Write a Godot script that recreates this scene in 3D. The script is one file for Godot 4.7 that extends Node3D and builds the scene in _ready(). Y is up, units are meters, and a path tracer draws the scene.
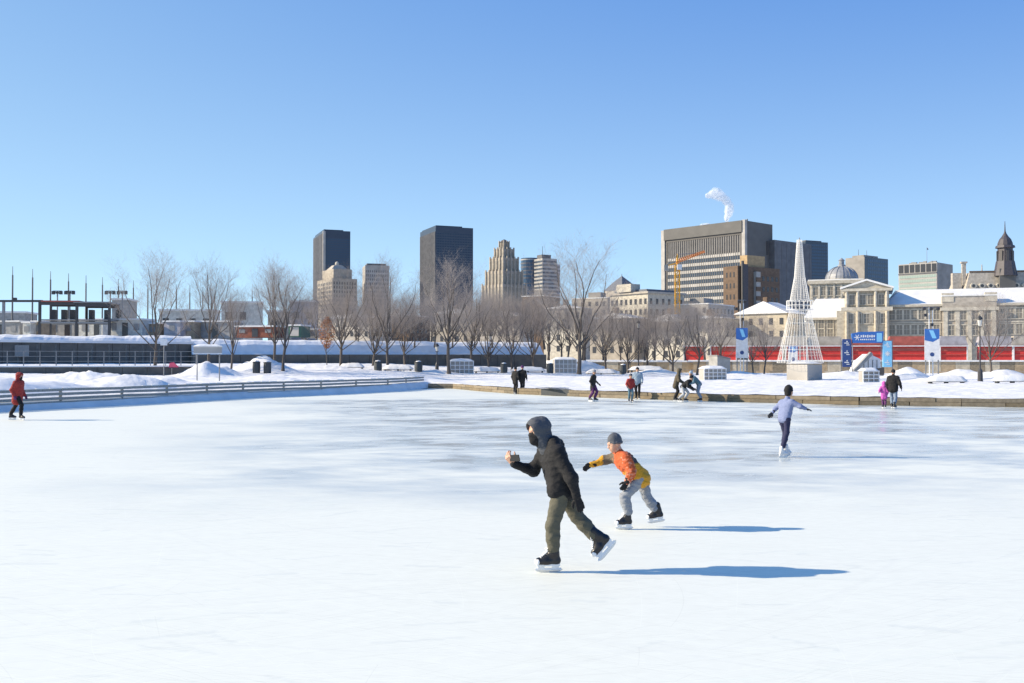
extends Node3D
# Open-air rink in winter with a city skyline behind. Metres, y up. The camera stands at x=0, z=0 and looks along -z.
const EYE := 2.25
var tx := {}
var mt := {}
var used := {}
var rng := RandomNumberGenerator.new()
var nz := FastNoiseLite.new()
var nz2 := FastNoiseLite.new()

# ---------------------------------------------------------------- small helpers
class B:
	var v := PackedVector3Array()
	func tri(a: Vector3, b: Vector3, c: Vector3) -> void:
		v.append(a); v.append(b); v.append(c)
	func quad(a: Vector3, b: Vector3, c: Vector3, d: Vector3) -> void:
		tri(a, b, c); tri(a, c, d)
	func box(c: Vector3, s: Vector3, bs := Basis()) -> B:
		var h := s * 0.5
		var p := []
		for i in 8:
			p.append(c + bs * Vector3(h.x if i & 1 else -h.x, h.y if i & 2 else -h.y, h.z if i & 4 else -h.z))
		quad(p[4], p[6], p[7], p[5]); quad(p[1], p[3], p[2], p[0])
		quad(p[0], p[2], p[6], p[4]); quad(p[5], p[7], p[3], p[1])
		quad(p[2], p[3], p[7], p[6]); quad(p[0], p[4], p[5], p[1])
		return self
	func bar(a: Vector3, b: Vector3, w: float, h: float) -> B:
		var d := b - a
		var z := d.normalized()
		var up := Vector3.UP if absf(z.y) < 0.95 else Vector3.RIGHT
		var x := up.cross(z).normalized()
		return box((a + b) * 0.5, Vector3(w, h, d.length()), Basis(x, z.cross(x), z))
	func tube(a: Vector3, b: Vector3, ra: float, rb: float, n := 6) -> B:
		var z := (b - a).normalized()
		var up := Vector3.UP if absf(z.y) < 0.95 else Vector3.RIGHT
		var x := up.cross(z).normalized()
		var y := z.cross(x)
		for i in n:
			var t0 := TAU * i / n
			var t1 := TAU * (i + 1) / n
			var d0 := x * cos(t0) + y * sin(t0)
			var d1 := x * cos(t1) + y * sin(t1)
			quad(a + d1 * ra, b + d1 * rb, b + d0 * rb, a + d0 * ra)
			if ra > 0.0: tri(a, a + d1 * ra, a + d0 * ra)
			if rb > 0.0: tri(b, b + d0 * rb, b + d1 * rb)
		return self
	func lathe(c: Vector3, prof: Array, n := 16, a0 := 0.0, a1 := TAU) -> B:
		for k in prof.size() - 1:
			var p: Vector2 = prof[k]
			var q: Vector2 = prof[k + 1]
			for i in n:
				var t0 := a0 + (a1 - a0) * i / n
				var t1 := a0 + (a1 - a0) * (i + 1) / n
				var d0 := Vector3(cos(t0), 0, sin(t0))
				var d1 := Vector3(cos(t1), 0, sin(t1))
				var yp := Vector3(0, p.y, 0)
				var yq := Vector3(0, q.y, 0)
				quad(c + d0 * p.x + yp, c + d0 * q.x + yq, c + d1 * q.x + yq, c + d1 * p.x + yp)
		return self
	func prism(pts: Array, z0: float, z1: float) -> B:   # a convex outline in x,y drawn out along z
		var n := pts.size()
		for i in n:
			var a: Vector2 = pts[i]
			var b: Vector2 = pts[(i + 1) % n]
			quad(Vector3(a.x, a.y, z0), Vector3(b.x, b.y, z0), Vector3(b.x, b.y, z1), Vector3(a.x, a.y, z1))
		for i in range(1, n - 1):
			var a: Vector2 = pts[0]
			var b: Vector2 = pts[i]
			var c: Vector2 = pts[i + 1]
			tri(Vector3(a.x, a.y, z1), Vector3(c.x, c.y, z1), Vector3(b.x, b.y, z1))
			tri(Vector3(a.x, a.y, z0), Vector3(b.x, b.y, z0), Vector3(c.x, c.y, z0))
		return self
	func mesh(m: Material) -> ArrayMesh:
		var ar := []
		ar.resize(Mesh.ARRAY_MAX)
		ar[Mesh.ARRAY_VERTEX] = v
		var me := ArrayMesh.new()
		me.add_surface_from_arrays(Mesh.PRIMITIVE_TRIANGLES, ar)
		me.surface_set_material(0, m)
		return me

func numbered(n: String) -> String:
	used[n] = used.get(n, -1) + 1
	return n if used[n] == 0 else "%s_%03d" % [n, used[n]]

func part(n: String, me: Mesh, parent: Node, at := Vector3.ZERO, stuff := false) -> MeshInstance3D:
	var o := MeshInstance3D.new()
	o.name = n
	o.mesh = me
	o.position = at
	if stuff: o.set_meta("kind", "stuff")
	parent.add_child(o, true)
	return o

func tag(o: Node, label: String, cat: String, group := "") -> Node:
	o.set_meta("label", label)
	o.set_meta("category", cat)
	if group: o.set_meta("group", group)
	return o

func thing(n: String, label: String, cat: String, at := Vector3.ZERO, yaw := 0.0, group := "") -> Node3D:
	var o := Node3D.new()
	o.name = numbered(n)
	add_child(o)
	o.position = at
	o.rotation.y = deg_to_rad(yaw)
	tag(o, label, cat, group)
	return o

func one(n: String, label: String, cat: String, me: Mesh, at := Vector3.ZERO, yaw := 0.0, group := "") -> MeshInstance3D:
	var o := MeshInstance3D.new()
	o.name = numbered(n)
	o.mesh = me
	add_child(o)
	o.position = at
	o.rotation.y = deg_to_rad(yaw)
	tag(o, label, cat, group)
	return o

func setting(n: String, me: Mesh) -> MeshInstance3D:
	var o := MeshInstance3D.new()
	o.name = numbered(n)
	o.mesh = me
	add_child(o)
	o.set_meta("kind", "structure")
	return o

func bx(u: float, d: float) -> float:      # x of a thing seen u columns across at distance d
	return (u - 512.0) * d * 0.001
func by(v: float, d: float) -> float:      # height of a thing seen at row v at distance d
	return EYE + (359.0 - v) * d * 0.001

const ORD := ["first", "second", "third", "fourth", "fifth", "sixth", "seventh", "eighth", "ninth", "tenth", "eleventh", "twelfth", "thirteenth", "fourteenth", "fifteenth", "sixteenth", "seventeenth", "eighteenth", "nineteenth", "twentieth", "twenty-first", "twenty-second", "twenty-third", "twenty-fourth", "twenty-fifth", "twenty-sixth", "twenty-seventh", "twenty-eighth", "twenty-ninth", "thirtieth"]

# ---------------------------------------------------------------- materials
func noise_tex(nm: String, freq: float, lo: float, hi: float, oct := 4, type := FastNoiseLite.TYPE_SIMPLEX_SMOOTH) -> void:
	var n := FastNoiseLite.new()
	n.seed = nm.hash() % 1000
	n.noise_type = type
	n.frequency = freq
	n.fractal_octaves = oct
	var im := n.get_seamless_image(512, 512)
	im.convert(Image.FORMAT_L8)
	var data := im.get_data()
	for i in data.size():
		data[i] = int(255.0 * lerpf(lo, hi, data[i] / 255.0))
	tx[nm] = ImageTexture.create_from_image(Image.create_from_data(512, 512, false, Image.FORMAT_L8, data))

func mk(nm: String, c: Color, rough := 0.85, tex := "grain", sc := 0.5, metal := 0.0) -> StandardMaterial3D:
	var m := StandardMaterial3D.new()
	m.resource_name = nm
	m.albedo_color = c.linear_to_srgb()
	m.roughness = rough
	m.metallic = metal
	if tex:
		m.albedo_texture = tx[tex]
		m.uv1_triplanar = true
		m.uv1_world_triplanar = true
		m.uv1_scale = Vector3.ONE * sc
	mt[nm] = m
	return m

func materials() -> void:
	noise_tex("grain", 0.03, 0.72, 1.0)
	noise_tex("blotch", 0.012, 0.74, 1.0, 5)
	noise_tex("soft", 0.012, 0.86, 1.0, 5)
	noise_tex("bump", 0.02, 0.0, 1.0, 5)
	noise_tex("cloth", 0.12, 0.78, 1.0, 2)
	var s := mk("snow", Color(0.88, 0.88, 0.87), 0.75, "soft", 0.12)
	s.heightmap_enabled = true
	s.heightmap_texture = tx["bump"]
	s.heightmap_scale = 3.0
	mk("roof_snow", Color(0.8, 0.8, 0.79), 0.8, "soft", 0.05)
	mk("timber", Color(0.25, 0.2, 0.13), 0.85, "blotch", 0.6)
	mk("timber2", Color(0.2, 0.17, 0.12), 0.85, "blotch", 0.7)
	mk("timber3", Color(0.3, 0.25, 0.18), 0.85, "blotch", 0.5)
	mk("rail_wood", Color(0.4, 0.4, 0.37), 0.8, "grain", 0.7)
	mk("bark", Color(0.14, 0.12, 0.105), 0.9, "grain", 1.0)
	mk("twig", Color(0.27, 0.235, 0.21), 0.9, "")
	mk("twig_pale", Color(0.32, 0.285, 0.26), 0.9, "")
	mk("leaf_rust", Color(0.42, 0.17, 0.06), 0.8, "")
	mk("quay", Color(0.15, 0.145, 0.13), 0.8, "blotch", 0.15)
	mk("quay_rib", Color(0.21, 0.205, 0.19), 0.8, "blotch", 0.3)
	mk("steel_dark", Color(0.06, 0.06, 0.065), 0.5, "grain", 0.8)
	mk("steel_grey", Color(0.3, 0.31, 0.32), 0.5, "grain", 0.8)
	mk("mast", Color(0.09, 0.095, 0.1), 0.5, "")
	mk("white_paint", Color(0.78, 0.79, 0.8), 0.5, "soft", 0.4)
	mk("wire", Color(0.76, 0.75, 0.71), 0.45, "")
	mk("white_metal", Color(0.75, 0.77, 0.78), 0.4, "")
	mk("black_iron", Color(0.03, 0.032, 0.035), 0.5, "")
	mk("red_awning", Color(0.72, 0.05, 0.04), 0.6, "soft", 0.3)
	mk("red_roof", Color(0.5, 0.13, 0.1), 0.7, "blotch", 0.2)
	mk("blue_banner", Color(0.03, 0.13, 0.42), 0.5, "")
	mk("blue_dark", Color(0.025, 0.06, 0.2), 0.5, "")
	mk("sky_banner", Color(0.2, 0.5, 0.75), 0.5, "")
	mk("stone", Color(0.6, 0.53, 0.41), 0.9, "blotch", 0.2)
	mk("stone_wall", Color(0.52, 0.4, 0.26), 0.9, "blotch", 0.25)
	mk("stone_grey", Color(0.53, 0.48, 0.41), 0.9, "blotch", 0.15)
	mk("stone_pale", Color(0.64, 0.59, 0.49), 0.9, "blotch", 0.15)
	mk("stone_tan", Color(0.44, 0.39, 0.32), 0.9, "blotch", 0.08)
	mk("concrete", Color(0.36, 0.34, 0.31), 0.85, "blotch", 0.03)
	mk("concrete_brown", Color(0.14, 0.137, 0.13), 0.85, "soft", 0.03)
	mk("concrete_pale", Color(0.5, 0.48, 0.45), 0.85, "blotch", 0.03)
	mk("brick_brown", Color(0.19, 0.13, 0.09), 0.9, "blotch", 0.1)
	mk("brick_red", Color(0.28, 0.1, 0.065), 0.9, "blotch", 0.2)
	mk("tan_panel", Color(0.5, 0.36, 0.2), 0.85, "blotch", 0.1)
	mk("dark_glass", Color(0.028, 0.045, 0.075), 0.15, "")
	mk("glass", Color(0.05, 0.065, 0.09), 0.12, "")
	mk("glass_blue", Color(0.05, 0.09, 0.15), 0.12, "")
	mk("glass_green", Color(0.3, 0.37, 0.33), 0.25, "")
	mk("window_old", Color(0.2, 0.18, 0.15), 0.25, "")
	mk("window_dark", Color(0.045, 0.045, 0.05), 0.2, "")
	mk("near_black", Color(0.06, 0.058, 0.058), 0.6, "")  # near-black tone, also standing for the gaps in the courthouse wall
	mk("tower_dark", Color(0.035, 0.048, 0.075), 0.35, "")
	mk("tower_grey", Color(0.14, 0.142, 0.155), 0.6, "blotch", 0.05)
	mk("mullion", Color(0.2, 0.2, 0.21), 0.5, "")
	mk("copper_dark", Color(0.08, 0.073, 0.085), 0.6, "blotch", 0.2)
	mk("dome_metal", Color(0.33, 0.34, 0.36), 0.45, "blotch", 0.2)
	mk("roof_slate", Color(0.16, 0.18, 0.22), 0.7, "blotch", 0.2)
	mk("crane", Color(0.75, 0.38, 0.03), 0.5, "")
	mk("crane_orange", Color(0.8, 0.27, 0.06), 0.5, "")
	mk("shed_white", Color(0.68, 0.68, 0.63), 0.7, "blotch", 0.2)
	mk("shed_grey", Color(0.38, 0.38, 0.37), 0.7, "blotch", 0.2)
	mk("shed_tan", Color(0.38, 0.31, 0.22), 0.8, "blotch", 0.2)
	mk("shed_lilac", Color(0.48, 0.46, 0.49), 0.7, "blotch", 0.15)
	mk("green_paint", Color(0.03, 0.1, 0.075), 0.5, "")
	mk("bin_dark", Color(0.07, 0.08, 0.085), 0.6, "grain", 1.0)
	mk("pink_red", Color(0.75, 0.1, 0.17), 0.6, "")
	mk("lamp_glass", Color(0.5, 0.5, 0.47), 0.2, "")
	# people
	mk("skin", Color(0.5, 0.29, 0.2), 0.5, "")
	mt.skin.subsurf_scatter_enabled = true
	mt.skin.subsurf_scatter_strength = 0.15
	mk("eye", Color(0.02, 0.015, 0.012), 0.2, "")
	mk("lip", Color(0.35, 0.13, 0.1), 0.5, "")
	mk("steel_blade", Color(0.6, 0.61, 0.63), 0.25, "", 1.0, 1.0)
	mk("holder_white", Color(0.78, 0.79, 0.8), 0.35, "")
	mk("lace", Color(0.75, 0.75, 0.74), 0.7, "")
	mk("boot_black", Color(0.016, 0.016, 0.02), 0.4, "cloth", 8.0)
	mk("boot_white", Color(0.7, 0.7, 0.7), 0.4, "")
	mk("phone_screen", Color(0.006, 0.007, 0.01), 0.6, "")
	mk("phone", Color(0.005, 0.0055, 0.007), 0.55, "")

func cloth(nm: String, c: Color, sc := 6.0, rough := 0.85) -> StandardMaterial3D:
	if mt.has(nm): return mt[nm]
	var m := mk(nm, c, rough, "cloth", sc)
	m.uv1_world_triplanar = false
	m.rim_enabled = true
	m.rim = 0.06
	m.rim_tint = 0.6
	m.heightmap_enabled = true
	m.heightmap_texture = tx["bump"]
	m.heightmap_scale = 0.15
	return m

# ---------------------------------------------------------------- figures: tapered capsules joined by a smooth minimum, meshed as surface nets
# caps: [point, radius, point, radius]; carve: the same, cut away. paint: Callable(point) -> Color or null
func net(caps: Array, cell: float, k: float, m: Material, folds := 0.0, carve := [], paint = null, keep_above = null) -> ArrayMesh:
	var ar := net_arrays([[caps, cell, k, folds, carve]], paint)
	var st := SurfaceTool.new()
	st.create_from_arrays(ar)
	st.generate_normals()
	var me := st.commit()
	me.surface_set_material(0, m)
	return me

func net_arrays(jobs: Array, paint = null) -> Array:
	var verts := PackedVector3Array()
	var idx := PackedInt32Array()
	for j in jobs:
		net_one(j[0], j[1], j[2], j[3], j[4], verts, idx)
	var ar := []
	ar.resize(Mesh.ARRAY_MAX)
	ar[Mesh.ARRAY_VERTEX] = verts
	ar[Mesh.ARRAY_INDEX] = idx
	if paint != null:
		var cols := PackedColorArray()
		for p in verts:
			cols.append(paint.call(p))
		ar[Mesh.ARRAY_COLOR] = cols
	return ar

func net_one(caps: Array, cell: float, k: float, folds: float, carve: Array, verts: PackedVector3Array, idx: PackedInt32Array) -> void:
	var lo := Vector3(1e9, 1e9, 1e9)
	var hi := -lo
	for c in caps:
		var r: float = maxf(c[1], c[3]) + k + cell * 3.0
		lo = lo.min((c[0] as Vector3).min(c[2]) - Vector3.ONE * r)
		hi = hi.max((c[0] as Vector3).max(c[2]) + Vector3.ONE * r)
	var nx := int((hi.x - lo.x) / cell) + 2
	var ny := int((hi.y - lo.y) / cell) + 2
	var nzz := int((hi.z - lo.z) / cell) + 2
	var sy := nx
	var sz := nx * ny
	var g := PackedFloat32Array()
	g.resize(nx * ny * nzz)
	g.fill(1.0)
	for pass_ in 2:
		for c in (caps if pass_ == 0 else carve):
			var a: Vector3 = c[0]
			var ra: float = c[1]
			var b: Vector3 = c[2]
			var rb: float = c[3]
			var ab := b - a
			var inv := 1.0 / maxf(ab.dot(ab), 1e-9)
			var m := k + cell * 2.5
			var q0 := ((a - Vector3.ONE * (ra + m)).min(b - Vector3.ONE * (rb + m)) - lo) / cell
			var q1 := ((a + Vector3.ONE * (ra + m)).max(b + Vector3.ONE * (rb + m)) - lo) / cell
			var x0 := maxi(0, int(q0.x)); var x1 := mini(nx - 1, int(q1.x) + 1)
			var y0 := maxi(0, int(q0.y)); var y1 := mini(ny - 1, int(q1.y) + 1)
			var z0 := maxi(0, int(q0.z)); var z1 := mini(nzz - 1, int(q1.z) + 1)
			var dr := rb - ra
			for z in range(z0, z1 + 1):
				for y in range(y0, y1 + 1):
					var i := z * sz + y * sy + x0
					var p := lo + Vector3(x0, y, z) * cell - a
					for x in range(x0, x1 + 1):
						var t := clampf(p.dot(ab) * inv, 0.0, 1.0)
						var d := (p - ab * t).length() - ra - dr * t
						if pass_ == 0:
							var e := g[i]
							var h := maxf(k - absf(d - e), 0.0)
							g[i] = minf(d, e) - h * h * 0.25 / k
						elif -d > g[i]:
							g[i] = -d
						p.x += cell
						i += 1
	var at := PackedInt32Array()
	at.resize(g.size())
	at.fill(-1)
	var near := cell * 1.8
	var off := [0, 1, sy, sy + 1, sz, sz + 1, sz + sy, sz + sy + 1]
	var ed := [[0, 1], [2, 3], [4, 5], [6, 7], [0, 2], [1, 3], [4, 6], [5, 7], [0, 4], [1, 5], [2, 6], [3, 7]]
	var co := []
	for i in 8:
		co.append(Vector3(i & 1, (i >> 1) & 1, i >> 2))
	var f := PackedFloat32Array()
	f.resize(8)
	var cells := PackedInt32Array()
	for z in nzz - 1:
		for y in ny - 1:
			var i0 := z * sz + y * sy
			for x in nx - 1:
				var i := i0 + x
				if absf(g[i]) > near: continue
				var neg := 0
				for c in 8:
					f[c] = g[i + off[c]]
					if f[c] < 0.0: neg += 1
				if neg == 0 or neg == 8: continue
				var sum := Vector3.ZERO
				var n := 0
				for e in ed:
					var fa := f[e[0]]
					var fb := f[e[1]]
					if (fa < 0.0) != (fb < 0.0):
						sum += (co[e[0]] as Vector3).lerp(co[e[1]], fa / (fa - fb))
						n += 1
				var p := lo + (Vector3(x, y, z) + sum / n) * cell
				if folds > 0.0:
					var gr := Vector3(f[1] + f[3] + f[5] + f[7] - f[0] - f[2] - f[4] - f[6], f[2] + f[3] + f[6] + f[7] - f[0] - f[1] - f[4] - f[5], f[4] + f[5] + f[6] + f[7] - f[0] - f[1] - f[2] - f[3]).normalized()
					p += gr * folds * (nz.get_noise_3d(p.x * 650.0 + p.y * 300.0, p.y * 1500.0, p.z * 700.0) + 0.3 * nz2.get_noise_3d(p.x * 1500.0, p.y * 3200.0, p.z * 1500.0))
				at[i] = verts.size()
				verts.append(p)
				cells.append(i)
	for i in cells:
		var s := g[i] < 0.0
		if s != (g[i + 1] < 0.0) : _q(at, i, i - sy, i - sy - sz, i - sz, s, idx)
		if s != (g[i + sy] < 0.0): _q(at, i, i - sz, i - sz - 1, i - 1, s, idx)
		if s != (g[i + sz] < 0.0): _q(at, i, i - 1, i - 1 - sy, i - sy, s, idx)

func _q(at: PackedInt32Array, i: int, j: int, k: int, l: int, s: bool, idx: PackedInt32Array) -> void:
	var a := at[i]; var b := at[j]; var c := at[k]; var d := at[l]
	if a < 0 or b < 0 or c < 0 or d < 0: return
	if s:
		idx.append_array(PackedInt32Array([a, c, b, a, d, c]))
	else:
		idx.append_array(PackedInt32Array([a, b, c, a, c, d]))

func cap(a: Vector3, ra: float, b: Vector3, rb: float) -> Array:
	return [a, ra, b, rb]

# five fingers rooted in a palm. d: towards the fingertips, n: out of the palm's inside, t: towards the thumb
func hand_caps(w: Vector3, d: Vector3, n: Vector3, t: Vector3, curl: float, s := 1.0, fat := 1.0) -> Array:
	var out := []
	d = d.normalized(); t = (t - d * t.dot(d)).normalized(); n = d.cross(t).normalized() * (1.0 if d.cross(t).dot(n) > 0 else -1.0)
	var len := [0.068, 0.078, 0.074, 0.056]
	for i in 4:
		var side := (1.5 - i) * 0.0205 * s
		var kn := w + d * (0.088 - absf(i - 1.2) * 0.005) * s + t * side
		out.append(cap(w + t * side * 0.6 + d * 0.01, 0.015 * s * fat, kn, 0.0125 * s * fat))
		var p := kn
		var ang := curl * (0.45 + 0.08 * i)
		for j in 3:
			var l: float = len[i] * s * [0.45, 0.32, 0.23][j]
			var q := p + (d * cos(ang) + n * sin(ang) + t * (1.5 - i) * 0.05) .normalized() * l
			out.append(cap(p, (0.0098 - 0.0008 * j) * s * fat, q, (0.0092 - 0.0009 * j) * s * fat))
			p = q
			ang += curl * 0.55
	var a := w + d * 0.02 * s + t * 0.022 * s + n * 0.004 * s
	var b := a + (d * 0.55 + t * 0.75 + n * 0.25).normalized() * 0.042 * s
	var c := b + (d * 0.85 + t * 0.3 + n * (0.3 + curl * 0.4)).normalized() * 0.034 * s
	var e := c + (d * 0.9 + n * (0.25 + curl * 0.6)).normalized() * 0.026 * s
	out.append(cap(a, 0.016 * s * fat, b, 0.0125 * s * fat))
	out.append(cap(b, 0.0118 * s * fat, c, 0.0105 * s * fat))
	out.append(cap(c, 0.0102 * s * fat, e, 0.0085 * s * fat))
	return out

# an ice skate: boot > blade_holder, blade, laces. o: middle of the blade's edge, f: towards the toe, u: out of the sole
func skate(parent: Node3D, o: Vector3, f: Vector3, u: Vector3, s: float, fine: float, boot: Material, shaft := 0.15) -> void:
	f = f.normalized(); u = (u - f * u.dot(f)).normalized()
	var r := u.cross(f)
	var q := func(a: float, b: float, c := 0.0) -> Vector3: return o + (f * a + u * b + r * c) * s
	var caps := [
		cap(q.call(-0.085, 0.118), 0.04 * s, q.call(0.03, 0.115), 0.041 * s), cap(q.call(0.03, 0.115, 0.008), 0.04 * s, q.call(0.105, 0.112, 0.006), 0.036 * s),
		cap(q.call(0.03, 0.115, -0.008), 0.04 * s, q.call(0.105, 0.112, -0.006), 0.036 * s), cap(q.call(-0.075, 0.13), 0.044 * s, q.call(-0.06, 0.2), 0.047 * s),
		cap(q.call(-0.06, 0.2), 0.047 * s, q.call(-0.05, 0.13 + shaft), 0.056 * s), cap(q.call(0.05, 0.14), 0.03 * s, q.call(-0.04, 0.205), 0.04 * s)]
	var flat := [cap(q.call(-0.2, -0.04), 0.125 * s, q.call(0.2, -0.04), 0.125 * s)]
	var o_ := part("skate", net(caps, fine, 0.03 * s, boot, 0.0, flat), parent)
	var b := B.new()
	b.box(q.call(0.005, 0.078), Vector3(0.245, 0.022, 0.055) * s, Basis(f, u, r))
	b.box(q.call(-0.07, 0.052), Vector3(0.075, 0.04, 0.026) * s, Basis(f, u, r))
	b.box(q.call(0.082, 0.052), Vector3(0.07, 0.04, 0.026) * s, Basis(f, u, r))
	b.box(q.call(0.005, 0.033), Vector3(0.275, 0.02, 0.016) * s, Basis(f, u, r))
	part("blade_holder", b.mesh(mt.holder_white), o_)
	b = B.new()
	var pts := []
	for i in 13:
		var x := -0.148 + 0.296 * i / 12.0
		pts.append(Vector2(x, 0.026 * pow(absf(x) / 0.148, 6.0)))
	for i in 12:
		var w := r * 0.0022 * s
		var a0: Vector3 = q.call(pts[i].x, pts[i].y); var a1: Vector3 = q.call(pts[i + 1].x, pts[i + 1].y)
		var t0: Vector3 = q.call(pts[i].x, 0.03); var t1: Vector3 = q.call(pts[i + 1].x, 0.03)
		b.quad(a0 + w, t0 + w, t1 + w, a1 + w); b.quad(a0 - w, a1 - w, t1 - w, t0 - w); b.quad(a0 - w, a0 + w, a1 + w, a1 - w)
	part("blade", b.mesh(mt.steel_blade), o_)
	if fine < 0.012:
		b = B.new()
		for i in 7:
			var t := i / 6.0
			var c: Vector3 = q.call(lerpf(0.085, -0.012, t), lerpf(0.158, 0.26, t))
			b.bar(c + r * 0.028 * s, c - r * 0.028 * s + f * 0.008, 0.009 * s, 0.008 * s)
		b.bar(q.call(0.0, 0.27, 0.02), q.call(0.035, 0.235, 0.05), 0.007, 0.007)
		b.bar(q.call(0.0, 0.27, -0.02), q.call(0.04, 0.24, -0.045), 0.007, 0.007)
		part("laces", b.mesh(mt.lace), o_)
		part("toe_cap", net([cap(q.call(0.112, 0.112, 0.012), 0.0345 * s, q.call(0.12, 0.11, -0.012), 0.0345 * s)], fine, 0.01, boot if boot == mt.boot_white else mt.holder_white, 0.0, [cap(q.call(0.02, 0.13, 0.0), 0.085 * s, q.call(0.02, 0.13, 0.0), 0.085 * s), cap(q.call(0.2, 0.0), 0.082 * s, q.call(0.0, 0.0), 0.082 * s)]), o_)

# J: joints; S: how it is dressed (see the calls). Every figure is one body; garments, hat, gloves and skates are its parts
func person(label: String, at: Vector3, yaw: float, J: Dictionary, S: Dictionary) -> Node3D:
	var o := thing("person", label, "person", at, yaw)
	var s: float = S.get("s", 1.0)
	var bulk: float = S.get("bulk", 1.0) * s
	var fine: float = S.get("cell", 0.013)
	var hd: Vector3 = J.head
	var hf: Vector3 = (J.hf as Vector3).normalized()
	var hu: Vector3 = (J.get("hu", Vector3.UP) as Vector3)
	hu = (hu - hf * hu.dot(hf)).normalized()
	var hs := hu.cross(hf)
	var mid: Vector3 = (J.hipL + J.hipR) * 0.5
	var neck: Vector3 = J.neck
	var hsz: float = S.get("head", 1.0)
	# body: a thin continuous core, with a fine head (and bare hands) of the same mesh
	var core := [cap(neck, 0.055 * s, mid, 0.09 * s), cap(J.shL, 0.05 * s, J.shR, 0.05 * s), cap(J.hipL, 0.07 * s, J.hipR, 0.07 * s), cap(neck, 0.05 * s, hd, 0.055 * s)]
	for q in ["L", "R"]:
		core.append(cap(J["sh" + q], 0.04 * s, J["el" + q], 0.035 * s)); core.append(cap(J["el" + q], 0.035 * s, J["wr" + q], 0.026 * s))
		core.append(cap(J["hip" + q], 0.065 * s, J["kn" + q], 0.045 * s)); core.append(cap(J["kn" + q], 0.045 * s, J["an" + q], 0.03 * s))
	var z := hsz
	var h := func(a: float, b: float, c := 0.0) -> Vector3: return hd + (hf * a + hu * b + hs * c) * z
	var hc: float = S.get("head_cell", 0.007)
	var face := [
		cap(h.call(-0.012, 0.03), 0.088 * z, h.call(0.012, 0.028), 0.083 * z), cap(h.call(0.015, -0.005), 0.07 * z, h.call(0.032, -0.072), 0.05 * z),
		cap(h.call(0.062, -0.092), 0.024 * z, h.call(0.058, -0.08), 0.03 * z), cap(h.call(0.04, -0.02, 0.035), 0.04 * z, h.call(0.045, -0.05, 0.025), 0.04 * z), cap(h.call(0.04, -0.02, -0.035), 0.04 * z, h.call(0.045, -0.05, -0.025), 0.04 * z),
		cap(h.call(0.086, 0.016, 0.026), 0.014 * z, h.call(0.09, 0.014, 0.008), 0.013 * z), cap(h.call(0.086, 0.016, -0.026), 0.014 * z, h.call(0.09, 0.014, -0.008), 0.013 * z),
		cap(h.call(0.09, 0.005), 0.008 * z, h.call(0.108, -0.032), 0.0125 * z), cap(h.call(0.098, -0.036, 0.012), 0.009 * z, h.call(0.098, -0.036, -0.012), 0.009 * z),
		cap(h.call(0.086, -0.062, 0.018), 0.009 * z, h.call(0.086, -0.062, -0.018), 0.009 * z),
		cap(h.call(-0.005, 0.012, 0.086), 0.013 * z, h.call(-0.012, -0.028, 0.082), 0.01 * z), cap(h.call(-0.005, 0.012, -0.086), 0.013 * z, h.call(-0.012, -0.028, -0.082), 0.01 * z),
		cap(h.call(-0.01, -0.03), 0.058 * z, hd.lerp(neck, 0.8), 0.055 * z)]
	var jobs := [[core, maxf(0.028, fine), 0.03, 0.0, []], [face, hc, 0.018, 0.0, [cap(h.call(0.104, 0.0, 0.034), 0.013 * z, h.call(0.104, 0.0, 0.03), 0.013 * z), cap(h.call(0.104, 0.0, -0.034), 0.013 * z, h.call(0.104, 0.0, -0.03), 0.013 * z)]]]
	for q in ["L", "R"]:
		var hc_ := hand_caps(J["wr" + q], J["hd" + q], J.get("hn" + q, Vector3.DOWN), J.get("ht" + q, hf), J.get("curl" + q, 0.5), s * 1.02, 1.0 if S.get("bare" + q, false) else 1.25)
		if S.get("bare" + q, false):
			jobs.append([hc_, S.get("hand_cell", 0.006), 0.008, 0.0, []])
		else:
			hc_.append(cap(J["wr" + q] - (J["hd" + q] as Vector3).normalized() * 0.05, 0.036 * s, J["wr" + q], 0.031 * s))
			part("glove", net(hc_, S.get("hand_cell", 0.006), 0.009, S.get("glove", mt.boot_black)), o)
	var st := SurfaceTool.new()
	st.create_from_arrays(net_arrays(jobs))
	st.generate_normals()
	var bm := st.commit()
	bm.surface_set_material(0, mt.skin)
	var body := part("body", bm, o)
	if hc < 0.012:
		for c in [0.031, -0.031]:
			part("eye", net([cap(h.call(0.083, 0.0, c), 0.0115 * z, h.call(0.083, 0.0, c * 0.98), 0.0115 * z)], 0.0045, 0.005, mt.eye), body)
		part("mouth", net([cap(h.call(0.0935, -0.064, 0.017), 0.0035, h.call(0.0935, -0.064, -0.017), 0.0035)], 0.003, 0.003, mt.lip), body)
	# jacket
	var dn := (mid - neck).normalized()
	var hem: float = S.get("hem", 0.04)
	var jl: Vector3 = J.hipL + dn * hem
	var jr: Vector3 = J.hipR + dn * hem
	var shm: Vector3 = (J.shL + J.shR) * 0.5
	var jc := [
		cap(J.shL.lerp(shm, 0.3), 0.085 * bulk, J.shR.lerp(shm, 0.3), 0.085 * bulk), cap(shm + dn * 0.1 * s, 0.125 * bulk, mid, 0.125 * bulk),
		cap(J.shL.lerp(shm, 0.4) + dn * 0.07 * s, 0.105 * bulk, jl.lerp(jr, 0.12), 0.118 * bulk), cap(J.shR.lerp(shm, 0.4) + dn * 0.07 * s, 0.105 * bulk, jr.lerp(jl, 0.12), 0.118 * bulk),
		cap(neck + (shm - neck) * 0.4, 0.075 * bulk, neck + (hd - neck) * 0.18, 0.066 * bulk)]
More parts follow.
